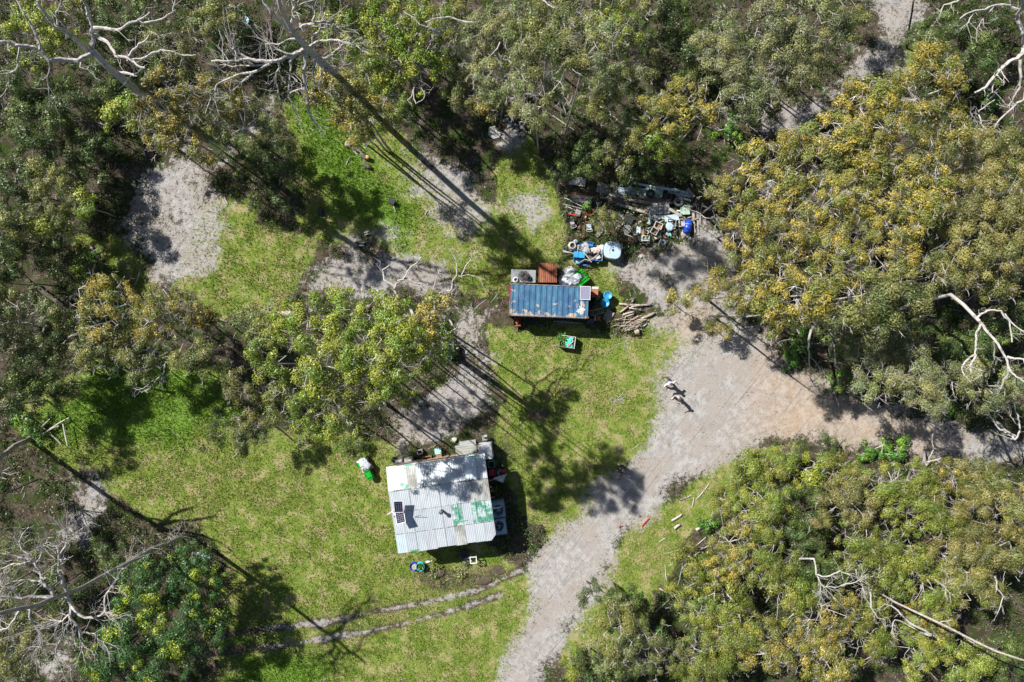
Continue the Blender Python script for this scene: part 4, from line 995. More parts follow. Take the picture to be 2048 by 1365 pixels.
dead_tree('leaning bare trunk with white twigs in the lower right thicket', (1560, 1100), [(1600, 1118, 5), (1628, 1118, 7)], [
    ([(1628, 1118), (1632, 1150), (1640, 1165), (1648, 1175), (1690, 1172)], 7, 7.4, .055, .02), ([(1632, 1150), (1660, 1152), (1680, 1142), (1700, 1150)], 7.2, 7.6, .06, .02), ([(1640, 1168), (1636, 1195)], 7.2, 6.6, .05, .02), ([(1680, 1172), (1710, 1165), (1725, 1155)], 7.4, 7.8, .04, .015), ([(1712, 1140), (1722, 1165), (1730, 1198)], 7.2, 6.6, .05, .02)],
    r0=.1, r1=.06, twigs=12, tl=.9)
dead_tree('long thin white trunk leaning out of the lower right thicket', (1730, 1170), [(1790, 1205, 6), (1865, 1240, 8), (1925, 1270, 9), (1990, 1302, 10), (2060, 1325, 11)], [([(1880, 1245), (1893, 1243), (1902, 1238)], 8, 8.4, .04, .015), ([(1925, 1272), (1945, 1286), (1955, 1284)], 9, 9, .04, .015)], mat=bark_grey, r0=.09, r1=.06, twigs=5, tl=.4)
dead_tree('dead crown with curved white limbs in the lower right corner', (1800, 1250), [(1840, 1265, 5), (1860, 1270, 7)], [
    ([(1990, 1155), (1993, 1175), (2006, 1195), (1994, 1230)], 8, 7.4, .06, .02), ([(1740, 1185), (1742, 1215), (1755, 1236), (1770, 1240)], 7.2, 6.8, .06, .02), ([(1870, 1160), (1885, 1170), (1900, 1187)], 8, 7.8, .05, .02), ([(1860, 1270), (1818, 1245), (1783, 1212), (1770, 1208)], 7, 7.2, .08, .03), ([(1830, 1258), (1790, 1240), (1783, 1265), (1795, 1280)], 6.8, 6.6, .04, .02)],
    r0=.16, r1=.12, twigs=7, tl=.7)
dead_tree('bare white tree over the end of the right track', (1985, 840), [(2000, 850, 3), (2015, 868, 5)], [
    ([(2015, 868), (2030, 880), (2040, 862), (2036, 838), (2030, 815), (2028, 795)], 5, 6.5, .08, .03), ([(2030, 872), (2000, 860), (1985, 838), (1968, 830)], 5.2, 5.6, .08, .025), ([(2030, 878), (2005, 872), (1990, 866)], 5.2, 5.4, .05, .02), ([(1968, 820), (1990, 824), (2010, 818)], 5.6, 5.8, .05, .03), ([(2035, 850), (2020, 833), (2022, 828)], 5.8, 6, .04, .02)],
    r0=.14, r1=.1, twigs=5, tl=.6)
dead_tree('slim dead sapling among shrubs below the right track', (1850, 900), [(1850, 925, 4), (1853, 932, 5)], [([(1853, 932), (1858, 918), (1867, 900), (1864, 885), (1866, 868)], 5, 6.5, .06, .02), ([(1853, 925), (1872, 920), (1882, 918)], 5.2, 5.6, .05, .02), ([(1776, 975), (1780, 965), (1795, 955), (1799, 936)], 5, 6, .05, .02), ([(1778, 968), (1785, 950), (1792, 945)], 5, 5.6, .03, .015)], r0=.1, r1=.06, twigs=3, tl=.4)
dead_tree('white dead limbs drooping by the ferns over the orange bank', (1640, 640), [(1622, 662, 5), (1617, 684, 6.5)], [
    ([(1617, 684), (1619, 710), (1618, 740), (1625, 765), (1648, 788)], 6.5, 4, .06, .02), ([(1620, 715), (1635, 730), (1650, 752)], 5.6, 5, .03, .015), ([(1650, 655), (1668, 690), (1670, 730)], 6.5, 5.5, .05, .02), ([(1710, 640), (1719, 690), (1708, 725)], 6.5, 5.4, .05, .02), ([(1722, 612), (1728, 650), (1725, 680)], 7.5, 6.5, .08, .04)],
    r0=.12, r1=.08, twigs=6, tl=.6)
dead_tree('dead grey tree with drooping twigs beside the lower meadow', (165, 740), [(168, 735, 2), (172, 715, 5)], [([(172, 715), (172, 735), (155, 750)], 5, 4, .06, .02), ([(172, 712), (182, 720), (186, 755)], 5, 3.6, .05, .02), ([(155, 690), (150, 720), (140, 735)], 5, 4, .04, .02), ([(330, 730), (318, 755), (300, 775), (283, 786)], 5.2, 3.8, .06, .02), ([(328, 735), (322, 765)], 5.2, 4.2, .04, .02), ([(243, 712), (238, 735), (228, 748)], 5.4, 4.4, .04, .015), ([(308, 760), (275, 780), (265, 774)], 4.4, 3.8, .03, .012)], r0=.12, r1=.08, twigs=5, tl=.6)
dead_tree('fallen bleached snag poking from the left golden trees', (250, 590), [(168, 592, 1.5), (160, 594, 3)], [([(160, 594), (158, 578), (172, 572), (176, 562)], 3.2, 4, .06, .02), ([(160, 590), (145, 592), (132, 594)], 3, 3.4, .04, .015), ([(165, 578), (180, 593)], 3.4, 3, .02, .012), ([(370, 632), (392, 634), (410, 636), (422, 643)], 5, 4.5, .05, .02), ([(392, 634), (405, 628), (405, 622)], 4.8, 5, .03, .012)], r0=.1, r1=.07, twigs=5, tl=.5)
# living trees' bare white branches standing clear of the crowns
dead_tree('bare white forked branch hanging below the top bright gums', (830, 170), [(828, 178, 4), (826, 182, 7)], [([(826, 182), (822, 195), (815, 200), (825, 213)], 7, 6.4, .045, .02), ([(826, 182), (832, 208), (845, 200), (850, 190), (842, 175)], 7, 6.8, .04, .02)], r0=.08, r1=.05, twigs=2, tl=.4)
dead_tree('bare leaning pale trunk between the top middle gums', (960, 190), [(945, 133, 4), (920, 102, 6), (884, 72, 9), (860, 55, 10)], [([(860, 55), (840, 50), (808, 25)], 10, 10.5, .05, .03), ([(945, 130), (932, 120), (922, 135)], 4.4, 4.6, .03, .015), ([(945, 45), (905, 36), (875, 37), (850, 45)], 10, 10.3, .06, .04), ([(1000, 85), (985, 108), (972, 116)], 9.5, 9, .05, .02)], r0=.12, r1=.08, twigs=5, tl=.4)
dead_tree('tall bare white gum branches crossing the top middle canopy', (1090, 190), [(1095, 100, 7), (1080, 45, 9.6)], [([(1080, 45), (1100, 50), (1115, 40), (1130, 52)], 9.8, 10, .06, .03), ([(1085, 0), (1105, 15), (1137, 25), (1160, 24)], 10.2, 10.4, .06, .03), ([(1127, 120), (1128, 160), (1127, 200), (1132, 228), (1140, 236)], 9, 6, .06, .02), ([(1128, 178), (1120, 200), (1121, 218)], 8, 6.5, .04, .015), ([(1040, 90), (1060, 90), (1080, 95), (1098, 108)], 9.5, 9.3, .05, .02), ([(1092, 55), (1100, 75), (1120, 88), (1140, 92)], 9.5, 9, .06, .02), ([(1024, 120), (1035, 145), (1055, 158), (1065, 172)], 9, 8, .05, .015)], r0=.12, r1=.07, twigs=6, tl=.7)
dead_tree('slim black leaning dead pole beside the pale upper track', (1815, 97), [(1818, 60, 1.6), (1824, 25, 3.2), (1829, -8, 4.5)], [([(1819, 55), (1815, 45)], 1.8, 2.2, .02, .01)], mat=bark_dark, r0=.09, r1=.06, twigs=0, group='leaning poles')
dead_tree('brown leaning dead pole at the left edge thicket', (28, 385), [(33, 360, 3), (37, 340, 5)], [([(37, 355), (15, 362), (0, 388)], 4, 3, .03, .015), ([(30, 375), (14, 385)], 2, 1.6, .025, .01)], mat=bark_grey, r0=.12, r1=.09, twigs=2, tl=.4, group='leaning poles')
dead_tree('thick pale trunk of a big dead gum leaning off the left edge', (60, 880), [(28, 893, 2.2), (0, 915, 4.5), (-40, 935, 7), (-80, 955, 10)], [([(-80, 955), (-60, 930), (-40, 900)], 9.5, 12, .16, .06), ([(-75, 952), (-50, 960), (-5, 975)], 9.4, 11.5, .16, .05), ([(-90, 960), (-130, 940), (-170, 960)], 10, 13, .18, .08), ([(-85, 957), (-90, 1010), (-60, 1040)], 10, 12.5, .16, .06), ([(-80, 955), (-110, 910), (-130, 870)], 9.6, 12.5, .15, .06), ([(-60, 945), (-20, 948), (20, 935)], 8.6, 10, .1, .04)], mat=bark_grey, r0=.2, r1=.16, twigs=4, tl=1.2)

# ------------------------------------------------------------------ logs, stumps, poles, slabs lying about
def stick(name, label, cat, x0, y0, x1, y1, r, m, z=.08, z1=None, group=None, n=6, r1=None, bend=.04):
    a, b = P(x0, y0, z), P(x1, y1, z if z1 is None else z1)
    L = (b - a).length
    c = (a + b) / 2
    m_ = Vector((rnd.uniform(-bend, bend) * L, rnd.uniform(-bend, bend) * L, 0))
    mb = MB().tube([a - c, (a - c) * .4 + m_ * .8, (b - c) * .4 + m_, b - c], [r, r * 1.02, r * .95, r1 or r * .8], n)
    return solo(name, label, cat, mb, m, c, 0, group, smooth=n > 6)
def log(label, x0, y0, x1, y1, r, z=None, m=log_bark, ends=True, group='logs lying around the clearing', z1=None):
    z = r if z is None else z
    a, b = P(x0, y0, z), P(x1, y1, z if z1 is None else z1)
    c = (a + b) / 2
    root = thing('log', label, 'log', c, 0, group)
    mid = Vector((rnd.uniform(-.05, .05), rnd.uniform(-.05, .05), 0))
    MB().tube([a - c, (a - c) * .35 + mid, (b - c) * .4 + mid, b - c], [r, r * 1.05, r * .98, r * .92], 10).build('bark', m, root, True)
    if ends:
        for q, rr_ in ((a - c, r), (b - c, r * .92)):
            d = q.normalized()
            MB().tube([q - d * .01, q + d * .012], [rr_ * .82, rr_ * .8], 10).build('cut_end', cut_wood, root)
    return root
log('thick fallen log with peeling tan bark beside the central gums', 557, 629, 603, 629, .23, m=log_tan)
log('short weathered log end poking out behind the central gums', 720, 614, 742, 612, .17)
log('pale charred log lying above the long trunk shadow', 691, 288, 703, 292, .2)
log('short dark log next to the pale charred log', 704, 294, 722, 304, .15, m=bark_dark)
log('dark log leading to the round cut stump', 722, 308, 734, 318, .16, m=bark_dark)
log('black burnt log below the round cut stump', 726, 326, 741, 336, .17, m=bark_dark)
log('pale split log on the grassy bank by the track, upper', 1343, 1042, 1364, 1029, .08, m=deadwood, ends=False)
log('forked pale log on the grassy bank by the track', 1349, 1058, 1360, 1050, .1, m=deadwood, ends=False)
log('short pale log below the mossy trees on the bank', 1318, 1178, 1336, 1187, .08, m=log_bark)
log('pale block of wood on the bank by the vivid fern', 1392, 1060, 1400, 1056, .11, m=deadwood)
log('brown fallen trunk under the top right shrubs', 1985, 68, 2031, 55, .25, z=1.2, m=bark_dark, ends=False)
log('dark fallen trunk in the left thicket above the golden trees', 65, 568, 145, 626, .16, z=.5, m=bark_dark)
log('grey fallen pole on the left meadow edge', 180, 492, 205, 530, .09, z=.2, m=bark_grey)
stick('fallen_branch', 'fallen branch crossing the grey pole on the left meadow edge', 'branch', 155, 522, 200, 494, .05, bark_grey, .3)
stick('fallen_branch', 'thin fallen branch lying below the grey pole on the left', 'branch', 180, 520, 218, 530, .04, bark_grey, .2)
stick('fallen_branch', 'upright grey stick at the shadow edge of the left meadow', 'branch', 270, 570, 280, 540, .045, bark_grey, .2)
stick('fallen_branch', 'curved pale stick above the left golden trees', 'branch', 326, 578, 338, 594, .035, twig_pale, .3)
for i, (q, lab) in enumerate([((80, 850, 122, 888), 'longest grey pole leaning beside the fern at the left edge'), ((80, 872, 138, 836), 'grey pole lying across the others by the left fern'), ((88, 868, 118, 852), 'pale short pole on the pile by the left fern'), ((126, 848, 135, 892), 'grey pole standing apart right of the left fern'), ((75, 862, 100, 838), 'dark pole under the pile by the left fern')]):
    stick('pole', lab, 'pole', *q, .06, (bark_grey, twig_pale)[i % 2], .25 + .12 * i, group='poles fallen beside the left fern')
log('burnt round stump beside the black logs, its cut face orange', 736, 312, 737, 318, .17, z=.3, m=cut_wood, ends=False)
for q, lab in [((1318, 1085, 1332, 1076), 'grey stick on the bank nearest the track'), ((1392, 1092, 1412, 1075), 'bleached stick on the leafy bank, upper'), ((1400, 1100, 1425, 1086), 'bleached stick on the leafy bank, lower'), ((1310, 1225, 1345, 1195), 'long pale branch under the rounded mossy tree'), ((1330, 1130, 1333, 1160), 'upright grey stick on the bank grass'),
               ((692, 330, 700, 314), 'pale stick on the grass left of the cut stump'), ((1090, 222, 1150, 262), 'long thin pale branch on the leafy ground behind the junk heap'), ((740, 465, 741, 470), 'tiny pale stick beside the white blocks'), ((785, 400, 791, 424), 'thin pale stick beside the black crate'), ((850, 430, 855, 422), 'short pale stick near the trunk shadow'),
               ((1418, 968, 1392, 1000), 'fallen pale branch at the tip of the lower right thicket'), ((1388, 996, 1384, 1015), 'small forked white stick on the track bank'), ((1360, 1000, 1384, 990), 'white stick beside the forked one on the bank'), ((455, 408, 448, 395), 'pale stick at the sand edge in the upper meadow'), ((1298, 640, 1280, 660), 'crooked stick lying off the woodpile'), ((1820, 1300, 1850, 1330), 'pale fallen branch in the dark gap at the lower right')]:
    stick('fallen_branch', lab, 'branch', *q, .035, twig_pale, .07)
# ------------------------------------------------------------------ shipping container
cNW, cNE, cSW, cSE = P(1020, 567.4, 2.6), P(1179.2, 572.7, 2.6), P(1017.5, 631, 2.6), P(1178.5, 638, 2.6)
cc = (cNW + cNE + cSW + cSE) / 4
cL, cW_, cH = 6.06, 2.44, 2.6
crz = math.atan2((cNE - cNW).y + (cSE - cSW).y, (cNE - cNW).x + (cSE - cSW).x)
def blue_rust():
    m, t, b = nt('rusty_blue_paint')
    co = objco(t)
    c = mixc(t, ramp(t, noise(t, 1.3, 4, .6, co), .4, .62), (0.02, 0.075, 0.165), (0.03, 0.115, 0.20))
    c = mixc(t, ramp(t, noise(t, 5, 5, .7, objco(t, (1, .25, 1))), .5, .68), c, (0.065, 0.16, 0.25))
    sep = N(t, 'ShaderNodeSeparateXYZ')
    t.links.new(co, sep.inputs[0])
    edge = math_(t, 'MULTIPLY', ramp(t, math_(t, 'MULTIPLY', sep.outputs[1], -1.0), .55, 1.2), .17)
    edge2 = math_(t, 'MULTIPLY', ramp(t, math_(t, 'ABSOLUTE', sep.outputs[0]), 1.6, 3.1), .05)
    f = math_(t, 'ADD', math_(t, 'ADD', noise(t, 2.2, 6, .62, co), edge), edge2)
    c = mixc(t, ramp(t, f, .625, .655), c, (0.33, 0.27, 0.22))
    c = mixc(t, ramp(t, math_(t, 'ADD', noise(t, 3.1, 5, .6, co), edge2), .67, .70), c, (0.40, 0.20, 0.14))
    c = mixc(t, ramp(t, math_(t, 'ADD', noise(t, 7, 4, .6, co), edge), .74, .78), c, (0.16, 0.10, 0.07))
    t.links.new(c, b.inputs['Base Color'])
    b.inputs['Roughness'].default_value = .55
    return m
BLUE = blue_rust()
cont = thing('shipping_container', 'rusty blue shipping container with a ribbed roof in the middle of the clearing', 'shipping container', (cc.x, cc.y, 0), crz)
MB().corr(cL - .16, cW_ - .1, 14, .022, Matrix.Translation((0, 0, cH - .035)), seg=8, kind='trap').build('roof_panel', BLUE, cont)
for sy in (-1, 1):
    MB().corr(cL - .2, cH - .3, 20, .02, Matrix.Translation((0, sy * (cW_ / 2 - .03), cH / 2)) @ Matrix.Rotation(R(90), 4, 'X'), seg=8, kind='trap').build('side_wall', BLUE, cont)
    MB().box((0, sy * (cW_ / 2 - .03), cH - .04), (cL - .2, .06, .07)).build('top_rail', pm('rail_paint', (.10, .10, .11), (.25, .2, .16), 3, .45, .6), cont)
    MB().box((0, sy * (cW_ / 2 - .03), .1), (cL - .2, .06, .16)).build('bottom_rail', BLUE, cont)
    for sx in (-1, 1):
        MB().box((sx * (cL / 2 - .06), sy * (cW_ / 2 - .06), cH / 2), (.12, .12, cH - .26)).build('corner_post', BLUE if sx > 0 else orange_rust, cont)
        for z in (.06, cH - .06):
            MB().box((sx * (cL / 2 - .09), sy * (cW_ / 2 - .08), z + (.003 if z > 1 else 0)), (.18, .162, .118)).build('corner_casting', dark_metal, cont)
MB().corr(cW_ - .2, cH - .3, 8, .02, Matrix.Translation((cL / 2 - .03, 0, cH / 2)) @ Matrix.Rotation(R(90), 4, 'Z') @ Matrix.Rotation(R(90), 4, 'X'), seg=8, kind='trap').build('end_wall', BLUE, cont)
for sy in (-1, 1):
    d = MB().box((-cL / 2 + .03, sy * .56, cH / 2), (.05, 1.1, cH - .26)).build('door', red_p if sy > 0 else orange_rust, cont, label='weathered red door leaf at the west end')
    for q in (.25, .8):
        MB().tube([(-cL / 2 - .025, sy * q, .2), (-cL / 2 - .025, sy * q, cH - .2)], .022, 6).build('locking_bar', rust, d)
mb = MB()
pts = []
for k in range(22):
    a = 6.283 * k / 22
    q = .26 * (1 + .45 * math.sin(3 * a + 1) * math.sin(7 * a) + rnd.uniform(-.2, .2))
    pts.append((2.42 + q * math.cos(a), -.62 + 1.1 * q * math.sin(a)))
pts_t = [(2.38, -.35), (2.36, .25), (2.44, .25), (2.48, -.35)]
for pl, z in ((pts, cH - .007), (pts_t, cH - .003)):
    n = len(pl)
    mb.add([(x, y, z) for x, y in pl] + [(x, y, z - .004) for x, y in pl], [tuple(range(n)), tuple(range(2 * n - 1, n - 1, -1))] + [(i, i + n, (i + 1) % n + n, (i + 1) % n) for i in range(n)])
mb.build('paint_splash', dull_white, cont)

def solar(label, w, l, nx_, ny_, loc, rz, tilt, frame=white, cellc=(.006, .008, .03), group='solar panels', post=None):
    root = thing('solar_panel', label, 'solar panel', loc, rz, group)
    root.rotation_euler = (tilt[0], tilt[1], rz)
    fr = MB()
    t = .035
    for sx in (-1, 1):
        fr.box((sx * (w / 2 - t / 2), 0, 0), (t, l, .04))
    for sy in (-1, 1):
        fr.box((0, sy * (l / 2 - t / 2), 0), (w - 2 * t, t, .04))
    fr.build('frame', frame, root)
    bk = MB().box((0, 0, -.004), (w - 2 * t, l - 2 * t, .012)).build('backing_sheet', dull_white, root)
    cw, ch = (w - 2 * t) / nx_, (l - 2 * t) / ny_
    me = MB().box((0, 0, 0), (cw * .93, ch * .93, .006)).mesh('cell')
    me.materials.append(pm('cell_%d' % int(cellc[2] * 1000), cellc, tuple(q * 1.5 for q in cellc), 8, rough=.6, bump=0, spec=.15))
    for i in range(nx_):
        for j in range(ny_):
            link('cell', me, parent=bk, M=Matrix.Translation((-w / 2 + t + cw * (i + .5), -l / 2 + t + ch * (j + .5), .005)))
    return root
p = P(1170.5, 586.5, 2.68)
solar('single pale-celled solar panel lying on the container roof', .78, 1.03, 4, 9, p, crz, (0, 0), cellc=(.16, .16, .24))

# things pushed against the back of the container
root = thing('lean_to', 'low grey lean-to of corrugated iron behind the container', 'lean-to', P(1046, 556, 0), crz)
MB().corr(.98, 1.9, 13, .018, Matrix.Translation((0, 0, 1.5)) @ Matrix.Rotation(R(90), 4, 'Z') @ Matrix.Rotation(R(3), 4, 'Y'), th=.01).build('roof_sheet', grey_sheet, root)
for sx in (-1, 1):
    for sy in (-1, 1):
        MB().box((sx * .88, sy * .42, .735), (.08, .08, 1.47)).build('post', old_wood, root)
def coil(label, x, y, z, R_, r, turns, m, dia=0, group='coils on the lean-to roof'):
    mb = MB()
    for i in range(turns):
        mb.torus(R_ * (1 - .07 * i) + rnd.uniform(-.01, .01), r, 20, 5, Matrix.Translation((rnd.uniform(-.02, .02), rnd.uniform(-.02, .02), r + i * r * 1.5)) @ Matrix.Rotation(rnd.uniform(-.06, .06), 4, 'X'))
    o = solo('coil', label, 'coil', mb, m, P(x, y, z), 0, group, smooth=True)
    return o
coil('white coil of hose on the lean-to roof', 1031, 560, 1.53, .21, .025, 5, white)
coil('dark coil of black hose on the lean-to roof', 1058, 557.5, 1.53, .19, .025, 5, rubber)
mb = MB()
for i in range(26):
    a0 = rnd.uniform(0, 6.28)
    mb.torus(.36 * rnd.uniform(.25, 1), .009, 18, 4, Matrix.Translation((rnd.uniform(-.06, .06), rnd.uniform(-.06, .06), .03 + .01 * i)) @ Matrix.Rotation(rnd.uniform(-.3, .3), 4, 'X') @ Matrix.Rotation(rnd.uniform(-.3, .3), 4, 'Y'))
mb.torus(.4, .016, 24, 5, Matrix.Translation((0, 0, .05)))
solo('wire_roll', 'large tangled roll of grey wire between two hose coils', 'wire', mb, dark_metal, P(1047, 552, 1.54), 0, 'coils on the lean-to roof')
root = thing('rusty_shed_roof', 'rust brown corrugated cover leaning behind the container', 'iron cover', P(1094, 549, 0), R(-1))
Mr = Matrix.Translation((0, 0, 1.2)) @ Matrix.Rotation(R(-4), 4, 'X')
for i in range(3):
    MB().corr(.49, 1.52, 3, .02, Mr @ Matrix.Translation((-.46 + .46 * i, 0, .012 * (i % 2))), kind='trap', seg=8).build('iron_sheet', rust_old, root)
MB().box((-.6, 0, .55), (.08, 1.3, 1.1)).box((.6, 0, .55), (.08, 1.3, 1.1)).build('side_frame', rust, root)
mb = MB()
for i, (dx, dy, a, b, h) in enumerate([(-.1, 0, .5, .5, .55), (.25, -.2, .45, .4, .6), (-.35, -.2, .35, .4, .4), (.05, .35, .4, .3, .35), (.35, .15, .3, .3, .4)]):
    mb.blob((dx, dy, h * .45), (a * 1.15, b * 1.15, h * .8), i, .5, 3, crumple=.16)
solo('tarp', 'crumpled grey and white tarp heaped against the container', 'tarp', mb, tarp_grey, P(1138, 555, 0), .2)
solo('tarp', 'white plastic sheet folded over the grey tarp heap', 'tarp', MB().blob((0, 0, .2), (.5, .42, .22), 5, .5, 3, crumple=.2), tarp_white, P(1148, 561, .55), .3)
root = thing('green_sheet', 'bright green ribbed roofing sheet leaning beside the tarp heap', 'roofing sheet', P(1161, 555, .75), R(38))
MB().corr(1.12, 1.05, 5, .035, Matrix.Rotation(R(90), 4, 'Z') @ Matrix.Rotation(R(10), 4, 'X'), kind='trap', seg=8, th=.01).build('iron_sheet', green_sheet, root)
MB().box((-.3, 0, -.42), (.06, .8, .66)).box((.3, 0, -.38), (.06, .8, .7)).build('trestle', old_wood, root)

# things at the east end
root = thing('metal_cabinet', 'rust red metal cabinet at the east end of the container', 'cabinet', P(1186.5, 587, 0), crz)
MB().box((0, 0, .55), (.46, .72, 1.1)).build('body', rust, root)
MB().box((0, .06, 1.118), (.5, .55, .03), tilt=(.05, 0)).build('lid', orange_rust, root)
MB().box((0, .34, 1.16), (.52, .18, .03)).build('back_ledge', dull_white, root)
def drum(label, x, y, z, r, h, m, group, bands=True, tilt=(0, 0), open_=False, capm=black):
    root = thing('drum', label, 'drum', P(x, y, z), rnd.uniform(0, 6), group)
    root.rotation_euler = (tilt[0], tilt[1], rnd.uniform(0, 6) if tilt == (0, 0) else tilt[2] if len(tilt) > 2 else 0)
    pr = [(r * .95, 0), (r, .03), (r, h * .3), (r * 1.03, h * .33), (r, h * .36), (r, h * .63), (r * 1.03, h * .66), (r, h * .69), (r, h - .04), (r * .97, h), (r * .9, h), (r * .88, h - .02)]
    MB().lathe(pr, 20).build('body', m, root, True)
    for a in (0, 3.14):
        MB().lathe([(.045, 0), (.045, .03), (.03, .035)], 8, Matrix.Translation((r * .62 * math.cos(a), r * .62 * math.sin(a), h - .02))).build('bung', capm, root)
    return root
drum('bright blue plastic drum in sunlight at the container east end', 1213, 592.5, 0, .33, .92, blue_bright, 'blue drums by the container')
drum('half shaded blue drum next to the sunlit one', 1207.5, 607.5, 0, .33, .92, blue_bright, 'blue drums by the container')
root = thing('ladder', 'pale wooden ladder lying against the container east end', 'ladder', P(1194, 624, .5), ang(1180, 627, 1209, 620))
for sy in (-1, 1):
    MB().box((0, sy * .2, 0), (1.16, .04, .06), tilt=(0, R(14))).build('rail', log_tan, root)
for i in range(7):
    x = -.52 + i * 1.04 / 6
    MB().tube([(x, -.2, -x * .25), (x, .2, -x * .25)], .018, 6).build('rung', log_tan, root)
root = thing('timber_pallet', 'weathered grey pallet lying in the container shade', 'pallet', P(1217, 632, .0), ang(1212, 640, 1222, 622) )
for i in range(4):
    MB().box((0, -.24 + .16 * i, .14), (.85, .13, .025)).build('plank', old_wood, root)
for i in range(3):
    MB().box((-.36 + .36 * i, 0, .06), (.06, .6, .12)).build('bearer', dark_wood, root)
root = thing('engine_frame', 'orange rusty engine on a frame at the container corner', 'engine', P(1190, 636.5, 0), R(-8))
for sy in (-1, 1):
    MB().tube([(-.38, sy * .16, .5), (.05, sy * .2, .52), (.4, sy * .1, .5)], .035, 6).build('side_rail', orange_rust, root)
for x, y in ((-.32, -.15), (-.32, .15), (.32, -.12), (.32, .12)):
    MB().tube([(x, y, 0), (x, y, .5)], .025, 6).build('leg', orange_rust, root)
MB().tube([(-.05, -.24, .57), (-.05, .26, .57)], .055, 8).build('cross_bar', pinkish, root)
MB().lathe([(.13, 0), (.15, .1), (.08, .2)], 12, Matrix.Translation((.2, 0, .48))).build('motor', rust, root, True)
def bucket(label, x, y, z, r, h, m, group=None, name='bucket', inner=black, tilt=None):
    root = thing(name, label, name.replace('_', ' '), P(x, y, z), rnd.uniform(0, 3), group)
    if tilt:
        root.rotation_euler = tilt
    MB().lathe([(r * .8, 0), (r, h), (r * 1.06, h), (r * 1.06, h - .02), (r * .93, h - .02), (r * .75, .04)], 18).build('body', m, root, True)
    mb = MB().lathe([(r * .86, h * .45), (.01, h * .46)], 16, cap=False)
    mb.build('contents', inner, root)
    return root
bucket('blue bucket of scraps under the container corner', 1180.5, 645, 0, .22, .32, blue_mid, inner=grey_p)
root = thing('junk_bicycle', 'dark frame of small wheels against the container end', 'cart', P(1187, 607, 0), R(20))
for x in (-.22, .22):
    MB().torus(.2, .025, 16, 5, Matrix.Translation((x, 0, .22)) @ Matrix.Rotation(R(75), 4, 'X')).build('wheel', rubber, root)
MB().tube([(-.22, 0, .22), (0, 0, .5), (.22, 0, .22)], .02, 5).tube([(0, 0, .5), (.3, .1, .6)], .02, 5).build('frame', dark_metal, root)
stick('pipe', 'bent pale pipe beside the rust red cabinet', 'pipe', 1193, 600, 1199, 592, .03, pipe_white, .3, .7)
# south side
def wheelbarrow(label, x, y, rz):
    root = thing('wheelbarrow', label, 'wheelbarrow', P(x, y, 0), rz)
    MB().add([(-.32, -.28, .55), (.32, -.28, .55), (.32, .28, .55), (-.32, .28, .55), (-.2, -.18, .3), (.2, -.18, .3), (.2, .18, .3), (-.2, .18, .3)],
             [(0, 1, 5, 4), (1, 2, 6, 5), (2, 3, 7, 6), (3, 0, 4, 7), (4, 5, 6, 7), (4, 5, 1, 0), (7, 6, 2, 3)]).build('tray', rust, root)
    for sy in (-1, 1):
        MB().tube([(-.9, sy * .26, .55), (-.2, sy * .2, .32), (.45, sy * .06, .2)], .025, 6).build('handle', dark_wood, root)
        MB().tube([(-.2, sy * .2, .32), (-.25, sy * .2, 0)], .02, 5).build('leg', dark_metal, root)
    w = MB().torus(.15, .04, 16, 6, Matrix.Translation((.48, 0, .19)) @ Matrix.Rotation(R(90), 4, 'X')).build('wheel', rubber_pale, root, True)
    MB().blob((0, 0, .42), (.16, .14, .1), 3, .4).build('scrap', orange_rust, root)
    return root
wheelbarrow('rusty wheelbarrow parked at the west end of the container wall', 1034.5, 645, R(-88))
for i, x in enumerate((1125, 1135, 1148)):
    stick('rail', ('longest', 'middle', 'shortest')[i] + ' grey rail leaning along the shaded container wall', 'rail', x - 18, 643 + i, x + 20, 645 + i * 1.2, .04, grey_sheet, .2 + .06 * i, .35, group='rails along the container wall')
def tyre(label, x, y, z, Rr, r, m=rubber, tilt=(0, 0), group='old tyres'):
    root = thing('tyre', label, 'tyre', P(x, y, z), 0, group)
    root.rotation_euler = (tilt[0], tilt[1], rnd.uniform(0, 3))
    pr = [(Rr - 2 * r, -r * .5), (Rr - 1.4 * r, -r), (Rr - .4 * r, -r), (Rr, -r * .6), (Rr, r * .6), (Rr - .4 * r, r), (Rr - 1.4 * r, r), (Rr - 2 * r, r * .5), (Rr - 2.1 * r, 0), (Rr - 2 * r, -r * .5)]
    MB().lathe(pr, 22, cap=False).build('casing', m, root, True)
    mb = MB()
    for k in range(16):
        a = 6.283 * k / 16
        mb.box((Rr * math.cos(a), Rr * math.sin(a), 0), (.02, .05, r * 1.3), a)
    mb.build('tread', rubber, root)
    return root
tyre('small dark wheel in the shade under the container wall', 1120, 646, .1, .2, .07, rubber_pale)
# planter
root = thing('planter_box', 'white-rimmed planter crate with teal cloth and a bushy plant', 'planter', P(1133, 684, 0), ang(1118, 679, 1146, 683))
for sx in (-1, 1):
    MB().box((sx * .6, 0, .4), (.05, .94, .8)).build('side_board', dull_white if sx > 0 else dark_wood, root)
for sy in (-1, 1):
    MB().box((0, sy * .45, .4), (1.15, .05, .8)).build('end_board', dull_white if sy > 0 else dark_wood, root)
MB().box((0, 0, .5), (1.13, .85, .05)).build('soil', soil, root)
mb = MB()
for i in range(6):
    mb.blob((rnd.uniform(.0, .4), rnd.uniform(-.3, .3), .62), (.26, .2, .14), i, .4, 2)
mb.build('shade_cloth', teal_cloth, root)
MB().tube([(.1, -.35, .75), (.45, .1, .8), (.3, .35, .75)], .03, 6).build('hose', white, root)
MB().lathe([(.09, 0), (.12, .2), (.1, .2)], 10, Matrix.Translation((.15, -.22, .62))).build('pot', terracotta, root)
